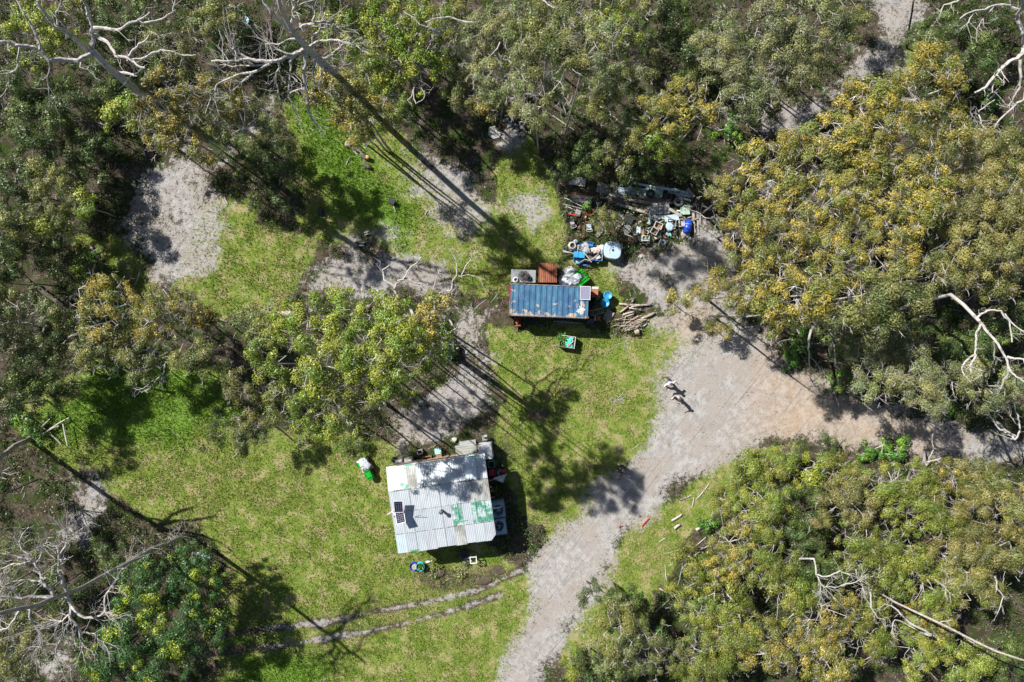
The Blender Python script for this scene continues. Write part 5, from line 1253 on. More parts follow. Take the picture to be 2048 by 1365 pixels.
def plant(label, x, y, z, r, n, cols, name='potted_shrub', cat='plant', L=.14):
    c = rng.normal(size=(n, 3)) * np.array([r, r, r * .6]) * .5
    c[:, 2] = np.abs(c[:, 2]) + .15
    nn = unit(rng.normal(0, .7, (n, 3)) + np.array([0, 0, .8]))
    cl = np.array(cols)[rng.integers(0, len(cols), n)] * rng.uniform(.8, 1.25, (n, 1))
    root = thing(name, label, cat, P(x, y, z))
    link('foliage', diamonds('foliage', c, nn, rng.uniform(.7, 1.3, n) * L, rng.uniform(.7, 1.3, n) * L * .5, cl), parent=root)
    mb = MB()
    for k in range(7):
        a = k * .9
        mb.tube([(0, 0, 0), (math.cos(a) * r * .4, math.sin(a) * r * .4, .35 * r + .15)], [.02, .008], 4, False)
    mb.build('stem', bark_dark, root)
    return root
plant('bushy green plant growing in the white-rimmed planter', 1124.5, 677.5, .5, .42, 420, [(.05, .17, .02), (.08, .22, .03), (.14, .27, .04)])

# ------------------------------------------------------------------ woodpile
Gw = 'firewood and branches of the woodpile'
W = [((1238, 608, 1303, 609), .09, log_bark, 'long straight log along the top of the woodpile'), ((1240, 625, 1257, 612), .07, log_tan, 'pale squared timber lying slantwise on the woodpile'), ((1258, 616, 1286, 622), .05, twig_pale, 'grey straight pole crossing the slanting timber'), ((1246, 630, 1268, 624), .08, log_tan, 'pale split log in the middle of the woodpile, upper'),
     ((1250, 634, 1268, 628), .09, deadwood, 'pale split log in the middle of the woodpile, lower'), ((1282, 638, 1309, 626), .1, log_bark, 'thick crooked log at the right of the woodpile'), ((1250, 658, 1286, 653), .08, log_bark, 'brown log along the lower side of the woodpile'), ((1250, 661, 1268, 658), .08, deadwood, 'pale log at the lowest side of the woodpile'),
     ((1285, 655, 1294, 648), .05, deadwood, 'short pale stick right of the woodpile'), ((1277, 657, 1286, 661), .06, deadwood, 'short log end beside the round chopping block'), ((1230, 640, 1252, 639), .05, log_bark, 'thin log poking out left of the woodpile'), ((1276, 640, 1295, 640), .06, log_bark, 'grey log under the crooked one'),
     ((1222, 655, 1240, 648), .05, log_bark, 'grey stick reaching from the woodpile into shade'), ((1264, 605, 1268, 597), .06, log_bark, 'short grey log standing above the woodpile'), ((1262, 614, 1300, 611), .06, bark_grey, 'dark pole beside the long straight log')]
for i, (q, r, m, lab) in enumerate(W):
    stick('firewood_log', lab, 'log', *q, r, m, r + .08 + .05 * (i % 4), group=Gw, n=8)
for i in range(46):
    a = R(rnd.gauss(28, 20))
    x, y, L = rnd.uniform(1240, 1284), rnd.uniform(634, 660), rnd.uniform(9, 24)
    stick('dry_branch', 'thin dry branch in the brown tangle at the lower half of the woodpile', 'branch', x - L / 2 * math.cos(a), y + L / 2 * math.sin(a), x + L / 2 * math.cos(a), y - L / 2 * math.sin(a), rnd.uniform(.018, .04), stick_m if i % 3 else log_bark, rnd.uniform(.12, .45), rnd.uniform(.12, .5), group='dry branches of the woodpile', n=5, bend=.08)
log('round chopping block with a tan cut face below the woodpile', 1270, 666, 1278, 664, .23, m=log_tan, group=Gw)
# ------------------------------------------------------------------ junk heap behind the container
Gj = 'scrap in the junk heap'
def sheet(label, pts, z, m, waves=0, amp=.012, tilt=0.0, group='iron sheets in the junk heap', along=True, name='iron_sheet'):
    """a flat or corrugated sheet through three photo corners: origin, end of long side, end of short side"""
    a, b, c = [P(*q, z) for q in pts]
    u, v = b - a, c - a
    L, w = u.length, v.length
    mid = a + u / 2 + v / 2
    rz = math.atan2(u.y, u.x)
    mb = MB()
    if waves:
        mb.corr(w, L, waves, amp, Matrix.Rotation(R(90), 4, 'Z') if along else None, th=.006)
    else:
        mb.box((0, 0, 0), (L, w, .02))
    return solo(name, label, 'sheet', mb, m, mid, rz, group, tilt=(tilt, R(rnd.uniform(-2, 2))))
def plank(label, x0, y0, x1, y1, w, t, z, m, group='timbers in the junk heap', name='timber', cat='timber'):
    a, b = P(x0, y0, z), P(x1, y1, z)
    return solo(name, label, cat, MB().box((0, 0, 0), ((b - a).length, w, t), tilt=(rnd.uniform(-.1, .1), 0)), m, (a + b) / 2, math.atan2((b - a).y, (b - a).x), group)
sheet('grey corrugated sheet at the left back of the junk heap', ((1195, 364), (1236, 374), (1193, 384)), .25, grey_sheet, 12)
sheet('pale green panel with a tyre resting on its left edge', ((1291, 373), (1326, 378), (1290, 392)), .3, mint_sheet)
sheet('pale blue sheet left of the tyre on the green panel', ((1237, 375), (1292, 377), (1236, 389)), .28, zinc_blue, 10)
sheet('mint painted sheet above the black panel, dappled with sun', ((1192, 413), (1250, 428), (1186, 425)), .15, mint_sheet)
sheet('green square panel between the pale tyre and the blue barrel', ((1361, 411), (1380, 410), (1360, 430)), .3, mint_sheet)
sheet('wide grey iron sheet in the middle of the junk heap', ((1296, 412), (1340, 408), (1294, 431)), .4, grey_sheet, 16)
sheet('narrow blue grey sheet below the wide grey one', ((1296, 432), (1338, 430), (1296, 440)), .35, zinc_blue)
sheet('grey bent sheet above the white crate', ((1328, 432), (1356, 428), (1331, 444)), .45, zinc_blue, 6)
sheet('dirty white slab standing in leaves left of the junk heap', ((1141, 352), (1174, 358), (1135, 368)), .15, dull_white, name='board')
for i, (q, lab) in enumerate([((1268, 367, 1352, 382), 'longest pale metal length at the back of the junk heap'), ((1316, 374, 1376, 386), 'second pale metal length at the back of the junk heap'), ((1336, 384, 1381, 394), 'short metal length right of the back tyres'), ((1350, 391, 1382, 402), 'lowest short metal length by the pale tyre'), ((1354, 386, 1380, 391), 'thin metal length at the right back corner')]):
    plank(lab, *q, .16, .04, .35 - .04 * i, zinc_blue, 'metal lengths at the back of the junk heap', 'metal_length', 'metal length')
for i, (q, lab, m) in enumerate([((1200, 395, 1260, 400), 'grey board at the left end of the timbers', old_wood), ((1216, 403, 1296, 424), 'broad weathered board crossing the junk heap', old_wood), ((1222, 399, 1300, 418), 'second weathered board above the broad one', dark_wood), ((1232, 393, 1310, 407), 'dark timber under the blue grey sheet', dark_wood), ((1250, 393, 1330, 402), 'long dark timber under the green panel', dark_wood),
                                 ((1290, 400, 1338, 407), 'dark timber below the long one, right end', dark_wood), ((1240, 410, 1302, 428), 'lowest weathered board above the black panel', old_wood), ((1257, 400, 1322, 410), 'pale grey timber among the dark ones', old_wood), ((1338, 418, 1362, 432), 'short board under the pale tyre', old_wood)]):
    plank(lab, *q, .22, .05, .2 + .035 * i, m)
tyre('dark tyre lying on the pale green panel', 1301, 388, .46, .36, .10)
tyre('black tyre left of the pale one', 1336, 395, .42, .36, .11)
tyre('black tyre leaning under its neighbour', 1341, 402, .25, .32, .10, tilt=(.5, .1))
tyre('large tyre with a pale dusty sidewall', 1357, 404, .38, .38, .11, rubber_pale)
# left heap: rust sheets and frames
for i, (y, m) in enumerate([(387, rust), (391, dull_white), (396, rust_pale), (400, dull_white), (404, rust)]):
    plank(['topmost rust red', 'upper white', 'middle rusty white', 'lower white', 'lowest rust red'][i] + ' strip of the stacked iron left of the heap', 1143 + i, y, 1183 - (i == 0) * 3, y + 6, .19, .05, .3 + .06 * (i % 2), m, 'stacked iron strips', 'iron_strip', 'iron strip')
for i, q in enumerate([(1128, 396, 1168, 410), (1126, 408, 1164, 418), (1132, 412, 1156, 424), (1120, 427, 1148, 418), (1140, 402, 1166, 414)]):
    stick('pipe', ['long white', 'lower white', 'short white', 'dark slanting', 'thin white'][i] + ' pipe in the frames left of the heap', 'pipe', *q, .03, (white, dull_white, white, dark_metal, white)[i], .3 + .05 * i, group='pipes left of the junk heap')
bucket('rusty open drum at the left of the junk heap', 1178, 426, 0, .3, .55, rust, name='rusty_drum', inner=rust_old)
bucket('small rusty tin below the rusty open drum', 1168, 435, .1, .17, .3, rust, name='rusty_tin', inner=dull_white)
root = thing('metal_chair', 'grey chair frame tipped over left of the rusty drum', 'chair', P(1155, 427, 0), R(70))
MB().box((0, 0, .45), (.42, .42, .04), tilt=(.2, 0)).build('seat', grey_p, root)
MB().box((-.22, 0, .62), (.05, .42, .3), tilt=(0, .5)).build('backrest', dull_white, root)
for x in (-.18, .18):
    for y in (-.18, .18):
        MB().tube([(x, y, .44), (x * 1.3, y * 1.3, 0)], .018, 5).build('leg', white, root)
root = thing('red_crate', 'dark crate with a red bar at the left of the junk heap', 'crate', P(1140, 438, 0), R(-10))
for sx in (-1, 1):
    MB().box((sx * .3, 0, .25), (.04, .5, .5)).build('side_board', black, root)
    MB().box((0, sx * .25, .25), (.56, .04, .5)).build('end_board', black, root)
MB().box((.2, .24, .55), (.75, .09, .06)).build('bar', red_p, root)
def machine(label, x, y, rz, w, l, h, m1, m2, name='machine', group=Gj):
    root = thing(name, label, name.replace('_', ' '), P(x, y, 0), rz, group)
    MB().box((0, 0, h / 2), (w, l, h), taper=.92).build('body', m1, root)
    MB().box((0, .1 * l, h + .03), (w * .75, l * .5, .06)).build('lid', m2, root)
    MB().tube([(-w * .5, -l * .4, h), (-w * .55, -l * .75, h + .15), (w * .55, -l * .75, h + .15), (w * .5, -l * .4, h)], .02, 5).build('handle', dull_white, root)
    for sx in (-1, 1):
        MB().torus(.13, .04, 12, 5, Matrix.Translation((sx * (w / 2 + .05), .1, .15)) @ Matrix.Rotation(R(90), 4, 'Y')).build('wheel', rubber, root)
    return root
machine('pale topped old mower in the left scrap', 1177, 456, R(5), .42, .5, .4, dull_white, ice_blue, 'push_mower')
machine('dark engine with white struts in the left scrap', 1144, 449, R(20), .4, .5, .4, dark_metal, grey_p, 'old_engine')
stick('rake_head', 'row of thin rusty tines standing in the left scrap', 'rake', 1173, 444, 1184, 446, .03, rust, .5)
sheet('black square panel leaning in the middle of the junk heap', ((1252, 426), (1269, 434), (1247, 442)), .55, black, name='panel', tilt=.2)
def crate(label, x, y, rz, w, l, h, m, inner=dark_metal, z=0, name='crate', cat='crate', bars=False, group=Gj, tilt=(0, 0)):
    root = thing(name, label, cat, P(x, y, z), rz, group)
    root.rotation_euler = (tilt[0], tilt[1], rz)
    t = .04
    for s_ in (-1, 1):
        MB().box((s_ * (w / 2 - t / 2), 0, h / 2), (t, l, h)).build('side_board', m, root)
        MB().box((0, s_ * (l / 2 - t / 2), h / 2), (w - 2 * t, t, h)).build('end_board', m, root)
    MB().box((0, 0, h * .3), (w - 2 * t, l - 2 * t, .04)).build('contents', inner, root)
    if bars:
        MB().box((0, 0, h - .01), (t, l - 2 * t, .04)).build('bar', m, root)
    return root
crate('white open crate with a square handle, upper of the two in the heap', 1315, 453, R(-22), .62, .5, .4, dull_white, brown_wood, .2)
crate('dirty white tub tipped below the white open crate', 1308, 462, R(-28), .55, .5, .45, dull_white, brown_wood, .1, name='tub', cat='tub', tilt=(.25, 0))
crate('black basin with a worn pale rim under the tipped tub', 1311, 473, R(15), .7, .55, .35, dark_wood, dull_white, name='basin', cat='basin')
crate('white and brown carton covered by grey plastic', 1340, 450, R(-8), .7, .75, .55, dull_white, brown_wood, name='carton', cat='carton')
solo('plastic_bag', 'shiny grey plastic draped over the white and brown carton', 'plastic bag', MB().blob((0, 0, 0), (.26, .3, .14), 9, .4, 3, crumple=.15), ice_blue, P(1339, 453, .55), .2, Gj)
crate('pale sink beside the blue barrel', 1362, 447, R(5), .42, .62, .3, dull_white, grey_p, .2, name='sink', cat='sink')
crate('white two-paned window frame with a green edge at the front of the heap', 1290, 478, R(0), .6, .42, .3, white, mint_sheet, .2, name='window_frame', cat='window', bars=True)
crate('dark box standing in front of the white window frame', 1290, 486, R(0), .56, .3, .45, dark_metal, black, name='dark_box', cat='box')
crate('black milk crate at the left front of the heap', 1240, 478, R(10), .5, .4, .35, black, dark_metal)
crate('black broken crate behind the black milk crate', 1238, 462, R(-20), .5, .45, .3, black, dark_metal)
bucket('white bucket beside the brown plank in the heap', 1292, 466, .1, .15, .35, dull_white, Gj)
plank('brown plank standing left of the white bucket', 1284, 458, 1287, 473, .22, .05, .4, brown_wood)
root = thing('gas_ring', 'round grey gas burner disc in the heap', 'burner', P(1254, 459, .3), 0, Gj)
for rr_ in (.32, .2, .1):
    MB().torus(rr_, .035, 18, 5, Matrix.Translation((0, 0, .02 + (.32 - rr_) * .1))).build('ring', grey_p, root)
crate('dark stove with a grey blue lid in the heap', 1270, 460, R(-3), .6, .55, .35, dark_metal, black, name='stove', cat='stove')
solo('metal_plate', 'grey blue metal lid lying on the dark stove', 'lid', MB().box((0, 0, 0), (.32, .55, .03)), zinc_blue, P(1277, 460, .37), R(-3), Gj)
for q, lab in [((1248, 468, 1268, 476), 'pale dirty pipe slanting below the burner disc'), ((1262, 474, 1274, 484), 'pale bent pipe at the front of the heap'), ((1310, 436, 1318, 446), 'white stick above the white open crate'), ((1318, 446, 1330, 440), 'rusty rod behind the white open crate')]:
    stick('pipe', lab, 'pipe', *q, .03, dull_white, .4, group='pipes in the junk heap')
for i, (x, y, a, m, lab) in enumerate([(1297, 447, 60, zinc_blue, 'blue metal scrap leaning left of the white open crate'), (1309, 438, 10, white, 'small white and purple box above the white open crate'), (1334, 470, -35, grey_p, 'grey metal bracket beside the basin'), (1338, 462, -30, dark_metal, 'dark scrap below the grey plastic'), (1348, 468, 80, dark_metal, 'dark sheet of metal left of the blue barrel')]):
    solo('scrap_metal', lab, 'scrap', MB().box((0, 0, .2), (.3, .2 + .1 * (i % 2), .25), tilt=(.2, .2)).box((.1, .05, .36), (.15, .12, .08)), m, P(x, y, .05), R(a), Gj)
solo('kitchen_bottle', 'teal plastic bottle by the dark scrap', 'bottle', MB().lathe([(.06, 0), (.07, .02), (.07, .2), (.03, .26), (.03, .3)], 10, Matrix.Rotation(R(80), 4, 'X')), teal, P(1340, 467, .4), .3, Gj, True)
root = thing('metal_tray', 'grey tray with a round pale fan at the front of the heap', 'tray', P(1325, 486, .0), R(-22), Gj)
MB().box((0, 0, .1), (.55, .62, .06)).build('base', dark_metal, root)
MB().torus(.17, .05, 18, 6, Matrix.Translation((.02, .02, .16))).build('fan_ring', ice_blue, root, True)
for s_ in (-1, 1):
    MB().box((s_ * .27, 0, .16), (.03, .62, .07)).build('rim', dull_white, root)
root = thing('wire_basket', 'thin white wire basket on the ground in front of the heap', 'basket', P(1309, 495, 0), R(8), Gj)
for i in range(7):
    MB().tube([(-.3 + .1 * i, -.25, .25), (-.3 + .1 * i, -.2, .02), (-.3 + .1 * i, .2, .02), (-.3 + .1 * i, .25, .25)], .012, 4).build('wire', dull_white, root)
root = thing('barrel', 'deep blue plastic barrel lying on its side at the right of the heap', 'barrel', P(1375, 453.5, .36), R(80))
root.rotation_euler = (0, R(90), R(80))
MB().lathe([(.24, -.52), (.29, -.48), (.31, -.2), (.325, -.17), (.31, -.14), (.31, .14), (.325, .17), (.31, .2), (.29, .48), (.24, .52)], 20).build('body', blue_deep, root, True)
MB().torus(.32, .018, 20, 5, Matrix.Translation((0, 0, .16))).build('strap', dull_white, root)
MB().lathe([(.06, .5), (.06, .56)], 10).build('bung', white, root)
solo('leaf_heap', 'heap of bark scraps below the blue barrel', 'bark heap', MB().blob((0, 0, .1), (.3, .3, .16), 4, .4, 3), log_bark, P(1372, 470, 0), 0, Gj)
for i in range(9):
    x = 1386 + i * 1.9
    stick('pole', 'thin grey pole standing in the bundle right of the blue barrel', 'pole', x + rnd.uniform(-3, 3), 412 + rnd.uniform(-4, 10), x + rnd.uniform(-2, 5), 462 + rnd.uniform(-12, 8), .025, twig_pale, .12 + .03 * (i % 3), group='poles bundled right of the blue barrel', n=5)
dead_tree('bare white branch reaching from the golden trees to the blue barrel', (1470, 440), [(1450, 438, 1.5), (1430, 436, 3)], [([(1430, 436), (1410, 436), (1395, 425), (1380, 420)], 3, 2, .04, .015), ([(1430, 436), (1425, 420), (1405, 412)], 3, 3, .03, .012), ([(1412, 436), (1410, 445), (1400, 440)], 2.6, 2.2, .02, .01)], r0=.07, r1=.05, twigs=4, tl=.35)
mb = MB()
for i in range(70):
    x, y = rnd.uniform(1240, 1350), rnd.uniform(436, 492)
    p = P(x, y, rnd.uniform(.05, .3))
    s_ = rnd.uniform(.05, .16)
    mb.box(p, (s_, s_ * rnd.uniform(.3, 1), s_ * .5), rnd.uniform(0, 6), (rnd.uniform(-.6, .6), rnd.uniform(-.6, .6)))
tag(mb.build('rubble', dark_metal, kind='stuff'), 'small dark scrap filling the gaps of the junk heap', 'scrap')
mb = MB()
for i in range(40):
    x, y = (rnd.uniform(1125, 1185), rnd.uniform(390, 455)) if i % 2 else (rnd.uniform(1195, 1345), rnd.uniform(365, 440))
    p = P(x, y, rnd.uniform(.05, .3))
    s_ = rnd.uniform(.06, .2)
    mb.box(p, (s_ * 1.6, s_ * .4, s_ * .3), rnd.uniform(0, 6), (rnd.uniform(-.4, .4), rnd.uniform(-.4, .4)))
tag(mb.build('debris', dull_white, kind='stuff'), 'small pale chips lying between the sheets and boards', 'debris')
for nm, m_, lab, n_, box_, ln in (('rubble', rust_old, 'rusty iron scrap tangled through the junk heap', 60, (1130, 400, 1345, 485), .5), ('rubble', old_wood, 'broken grey boards tangled through the junk heap', 60, (1200, 372, 1385, 470), .9),
                             ('rubble', zinc_blue, 'bits of blue grey sheet metal in the junk heap', 40, (1195, 368, 1380, 478), .4), ('rubble', black, 'black plastic scraps in the junk heap', 60, (1232, 440, 1355, 490), .35), ('rubble', dull_white, 'white scraps on the front of the junk heap', 34, (1270, 440, 1370, 490), .25)):
    mb = MB()
    for i in range(n_):
        p = P(rnd.uniform(box_[0], box_[2]), rnd.uniform(box_[1], box_[3]), rnd.uniform(.04, .28))
        s_ = rnd.uniform(.4, 1.2) * ln
        mb.box(p, (s_, s_ * rnd.uniform(.1, .35), rnd.uniform(.02, .08)), rnd.gauss(-.2, .7) if 'board' in lab else rnd.uniform(0, 6), (rnd.uniform(-.4, .4), rnd.uniform(-.3, .3)))
    tag(mb.build(nm, m_, kind='stuff'), lab, 'scrap')
# white tank and the trailer of scrap
root = thing('water_tank', 'large pale blue square water tank with a black cap between trailer and heap', 'water tank', P(1222, 504, 0), R(-6))
def rsq(s_, z, ch=.62):
    out = []
    for k in range(24):
        a = 6.283 * (k + .5) / 24
        q = s_ / max(abs(math.cos(a)), abs(math.sin(a)), (abs(math.cos(a)) + abs(math.sin(a))) * ch)
        out.append((q * math.cos(a), q * math.sin(a), z))
    return out
mb = MB()
rings = [rsq(.6, 0), rsq(.66, .06), rsq(.66, .92), rsq(.645, .97), rsq(.61, .985)]
vv = [p_ for q in rings for p_ in q]
ff = [(i * 24 + k, i * 24 + (k + 1) % 24, (i + 1) * 24 + (k + 1) % 24, (i + 1) * 24 + k) for i in range(4) for k in range(24)] + [tuple(96 + k for k in range(24))]
mb.add(vv, ff)
mb.build('body', ice_blue, root)
MB().lathe([(.09, .98), (.09, 1.03), (.06, 1.04)], 14).build('cap', black, root)
MB().tube([(-.2, -.35, 1.0), (-.28, .0, 1.02), (-.2, .2, 1.01), (-.25, .45, .98)], .012, 5).build('seam', grey_p, root)
root = thing('trailer', 'small flat trailer piled with scrap next to the pale blue tank', 'trailer', P(1178, 508, 0), R(-4))
MB().box((0, 0, .5), (2.0, 1.15, .06)).build('deck', dark_metal, root)
for sy in (-1, 1):
    MB().box((0, sy * .57, .6), (2.0, .04, .2)).build('side_rail', blue_mid, root)
    MB().torus(.26, .08, 18, 6, Matrix.Translation((.1, sy * .7, .33)) @ Matrix.Rotation(R(90), 4, 'X')).build('wheel', rubber, root, True)
for sx in (-1, 1):
    MB().box((sx * .98, 0, .6), (.04, 1.1, .2)).build('end_rail', grey_p, root)
MB().tube([(-1.0, .2, .45), (-1.75, .0, .4), (-1.0, -.2, .45)], .035, 6).build('drawbar', dull_white, root)
Gt = 'scrap on the trailer'
root = thing('urn', 'pale round pot with a wide black mouth left of the trailer', 'pot', P(1143.5, 494, 0), 0, Gt)
MB().lathe([(.2, 0), (.34, .25), (.35, .5), (.27, .72), (.25, .78), (.2, .78), (.19, .5), (.2, .3)], 20).build('body', dull_white, root, True)
MB().lathe([(.19, .62), (.01, .6)], 16, cap=False).build('mouth', black, root)
root = thing('gas_bottle', 'small pale gas bottle above the round pot', 'gas bottle', P(1150.5, 485, 0), 0, Gt)
MB().lathe([(.15, 0), (.17, .05), (.17, .4), (.13, .5), (.05, .54)], 16).build('body', ice_blue, root, True)
MB().torus(.1, .015, 14, 5, Matrix.Translation((0, 0, .58))).build('collar', ice_blue, root)
MB().lathe([(.03, .52), (.03, .62)], 8).build('valve', dark_metal, root)
def tub(label, x, y, z, w, l, h, m, rz, inner=blue_mid, group=Gt, tilt=(0, 0)):
    return crate(label, x, y, rz, w, l, h, m, inner, z, 'tub', 'tub', group=group, tilt=tilt)
root = thing('storage_tub', 'bright blue tub lying upside down on the trailer front', 'tub', P(1158, 511, .56), R(-5), Gt)
MB().box((0, 0, .2), (.88, .5, .4), taper=.92).build('body', blue_bright, root)
MB().box((-.1, 0, .405), (.03, .46, .012)).build('rib', blue_deep, root)
MB().box((0, -.26, .04), (.92, .03, .06)).build('rim', blue_deep, root)
bucket('round blue basket with a grey bowl in front of the trailer tub', 1154, 521.5, .2, .3, .4, blue_bright, Gt, 'basket', ice_blue)
tub('low blue tub at the back of the trailer', 1175.5, 489, .56, .8, .35, .25, blue_mid, R(-6))
solo('sack', 'grey sack in the middle of the trailer', 'sack', MB().blob((0, 0, .15), (.4, .34, .26), 6, .35, 3, crumple=.15), grey_p, P(1171, 497, .55), .2, Gt)
solo('sack', 'pale pinkish bag on the right of the trailer', 'sack', MB().blob((0, 0, .15), (.36, .26, .22), 8, .35, 3, crumple=.15), pinkish, P(1191, 501, .6), .1, Gt)
solo('sack', 'black bag between the grey sack and the pinkish bag', 'sack', MB().blob((0, 0, .12), (.26, .3, .2), 12, .35, 3, crumple=.15), black, P(1182, 504, .55), .1, Gt)
solo('sack', 'grey crumpled bag at the right end of the trailer', 'sack', MB().blob((0, 0, .12), (.26, .3, .2), 14, .4, 3, crumple=.15), tarp_grey, P(1200, 499, .55), .1, Gt)
solo('meter_box', 'white box at the lower right of the trailer', 'box', MB().box((0, 0, .1), (.36, .26, .2), taper=.95).box((0, 0, .215), (.3, .2, .03)), dull_white, P(1196, 516, .6), R(20), Gt)
stick('pale_plank', 'pale straight plank lying across the trailer', 'plank', 1168, 506, 1183, 525, .045, log_tan, .95, group=Gt)
for i, (pts, m, lab) in enumerate([([(1198, 508), (1188, 516), (1178, 522), (1170, 519), (1162, 524)], dull_white, 'pale hose curling over the trailer'), ([(1184, 525), (1170, 522), (1160, 528), (1156, 532)], rubber, 'black hose hanging off the trailer front'), ([(1163, 492), (1156, 492), (1156, 498), (1162, 500), (1166, 494)], dull_white, 'white looped hose at the trailer back')]):
    q = [P(x, y, .85 + .05 * (k % 2)) for k, (x, y) in enumerate(pts)]
    c = q[0].copy()
    solo('hose', lab, 'hose', MB().tube([p_ - c for p_ in q], .03, 6), m, c, 0, Gt, True)
for q, lab in [((1126, 504, 1146, 507), 'white pipe sticking out left of the trailer'), ((1127, 512, 1140, 510), 'dark rod left of the trailer'), ((1125, 501, 1140, 506), 'white bracket left of the trailer')]:
    stick('pipe', lab, 'pipe', *q, .035, dull_white if 'white' in lab else dark_metal, .4, group='pipes beside the trailer')
plank('blue board fallen below the trailer front', 1164, 530, 1180, 532, .12, .05, .3, blue_mid, Gt)
bucket('white tin at the lower right corner of the trailer', 1195, 525, .2, .1, .3, white, Gt, 'tin')
solo('scrap_ball', 'crumpled white scrap on the sand right of the tank', 'scrap', MB().blob((0, 0, .05), (.16, .13, .1), 3, .5, 2).box((.2, .05, .03), (.2, .03, .03), .4), dull_white, P(1281, 514, 0), 0)

# ------------------------------------------------------------------ the tin hut
hNW, hNE, hSW = P(773, 934, 3.1), P(968, 906.5, 3.1), P(797.5, 1108, 3.2)
hx = (hNE - hNW)
hy = (hSW - hNW)
hW, hD = Vector((hx.x, hx.y)).length, Vector((hy.x, hy.y)).length
hrz = math.atan2(hx.y, hx.x)
hc = (hNE + hSW) / 2
hut = thing('tin_hut', 'square hut with a patched corrugated iron roof, white and green', 'hut', (hc.x, hc.y, 0), hrz)
RZ = lambda t: 3.08 + (3.62 - 3.08) * t / .27 if t < .27 else 3.62 - (3.62 - 3.16) * (t - .27) / .73     # roof height along the depth
for (cx_, cy_, sx, sy, nm) in ((0, hD / 2 - .3, hW - .5, .1, 'wall'), (0, -hD / 2 + .3, hW - .5, .1, 'wall'), (-hW / 2 + .3, 0, .1, hD - .702, 'wall'), (hW / 2 - .3, 0, .1, hD - .702, 'wall')):
    w = MB().box((cx_, cy_, 1.48), (sx, sy, 2.96)).build(nm, wall_board, hut)
    if sx > 1:
        for q in (-.28, .28):
            f = MB().box((q * hW, cy_ * 1.005 + (.06 if cy_ > 0 else -.06), 1.5), (1.0, .04, .9)).build('window', white, w)
MB().box((0, hD / 2 + .03, 3.02), (hW + .02, .05, .1)).build('gutter', dark_metal, hut)
MB().box((.4, -hD / 2 + .31, 1.0), (.85, .14, 2.0)).build('door', green_peel, hut)
for x in (-.42, -.15, .15, .42):
    MB().tube([(x * hW, hD / 2 - .2, 3.0), (x * hW, hD / 2 - .27 * hD, 3.52), (x * hW, -hD / 2 + .2, 3.06)], .05, 4).build('rafter', old_wood, hut)
rows = [(0.0, .275, 'w g d w w w w w b w'), (.262, .53, 'w w w w w w w w d d'), (.515, .78, 'w w w w w w s w G h'), (.765, 1.0, 'p w w w w w d w w w')]
TINT = {'w': zinc, 'b': zinc_blue, 'd': zinc_dirty, 'g': pale_green_edge, 'G': green_peel, 'h': green_peel, 'p': zinc_blue, 's': green_peel}
cw = hW / 10
for ri, (t0, t1, rowc) in enumerate(rows):
    for ci, ch in enumerate(rowc.split()):
        L = (t1 - t0) * hD
        xm = -hW / 2 + cw * (ci + .5)
        ym = hD / 2 - (t0 + t1) / 2 * hD
        z0, z1 = RZ(t0 + 1e-4 if t0 else 0), RZ(t1 - 1e-4)
        if ri == 0:
            z1 = RZ(.27) + .012
        slope = math.atan2(z0 - z1, L)
        zz = (z0 + z1) / 2 + .028 - ri * .005 + (.010 if ci % 2 else 0) + rnd.uniform(-.002, .002) + (.012 if ri == 0 else 0)
        jog = (rnd.uniform(-.05, .06) if ri in (0, 3) else 0)
        mb = MB()
        M_ = Matrix.Translation((xm, ym + jog, zz)) @ Matrix.Rotation(slope, 4, 'X') @ Matrix.Rotation(R(rnd.uniform(-.25, .25)), 4, 'Z')
        ww = cw + .05
        if ri == 3 and ci == 9:                       # the cut corner
            mb.corr(ww, L, 6, .010, None, 4)
            mb.v = [(x, max(y, -L / 2 + max(0, (x - .02)) * 1.1), z) for x, y, z in mb.v]
            mb.v = [tuple(M_ @ Vector(v)) for v in mb.v]
        else:
            mb.corr(ww, L, 6, .010, M_, 4)
        mb.build('roof_sheet', rnd.choice((zinc, zinc, zinc2, zinc2, zinc3, zinc3, zinc_lite)) if ch == 'w' else TINT[ch], hut, label={'G': 'roof sheet with peeling green paint', 'h': 'roof sheet with peeling green paint', 's': 'translucent green patched roof sheet', 'd': 'roof sheet stained grey brown', 'g': 'roof sheet with a green top edge', 'p': 'pale blue roof sheet'}.get(ch))
for (x, t, w, l) in ((.16, .60, .06, 1.3), (.345, .60, .05, 1.55), (.2, .725, .62, .05), (.435, .60, .05, 1.0), (-.28, .012, .55, .12), (.40, .02, .8, .14), (-.33, .985, .6, .1)):
    MB().box((x * hW, hD / 2 - t * hD, RZ(t) + .058), (w, l, .006), tilt=(math.atan2(.46, .73 * hD) * (1 if t > .27 else -1.6), 0)).build('green_strip', pm('flat_green', (.05, .28, .17), (.08, .34, .23), 3, rough=.5, bump=0), hut)
lap = pm('lap_stain', (.10, .085, .075), (.40, .43, .45), 5, .46, .54, rough=.7, bump=0)
for t, w_ in ((.268, .07), (.519, .03), (.772, .03), (.135, .025)):
    MB().box((0, hD / 2 - t * hD, RZ(t) + .053), (hW - .1, w_, .006), tilt=(math.atan2(.46, .73 * hD) * (1 if t > .27 else -1.6), 0)).build('lap_strip', lap, hut)
for k in (2, 5, 7):
    if k:
        for t0, t1 in ((.02, .26), (.29, .99)):
            tm = (t0 + t1) / 2
            MB().box((-hW / 2 + cw * k, hD / 2 - tm * hD, (RZ(t0) + RZ(t1)) / 2 + .05), (.012, (t1 - t0) * hD, .006), tilt=(math.atan2(RZ(t0) - RZ(t1), (t1 - t0) * hD), 0)).build('lap_strip', lap, hut)
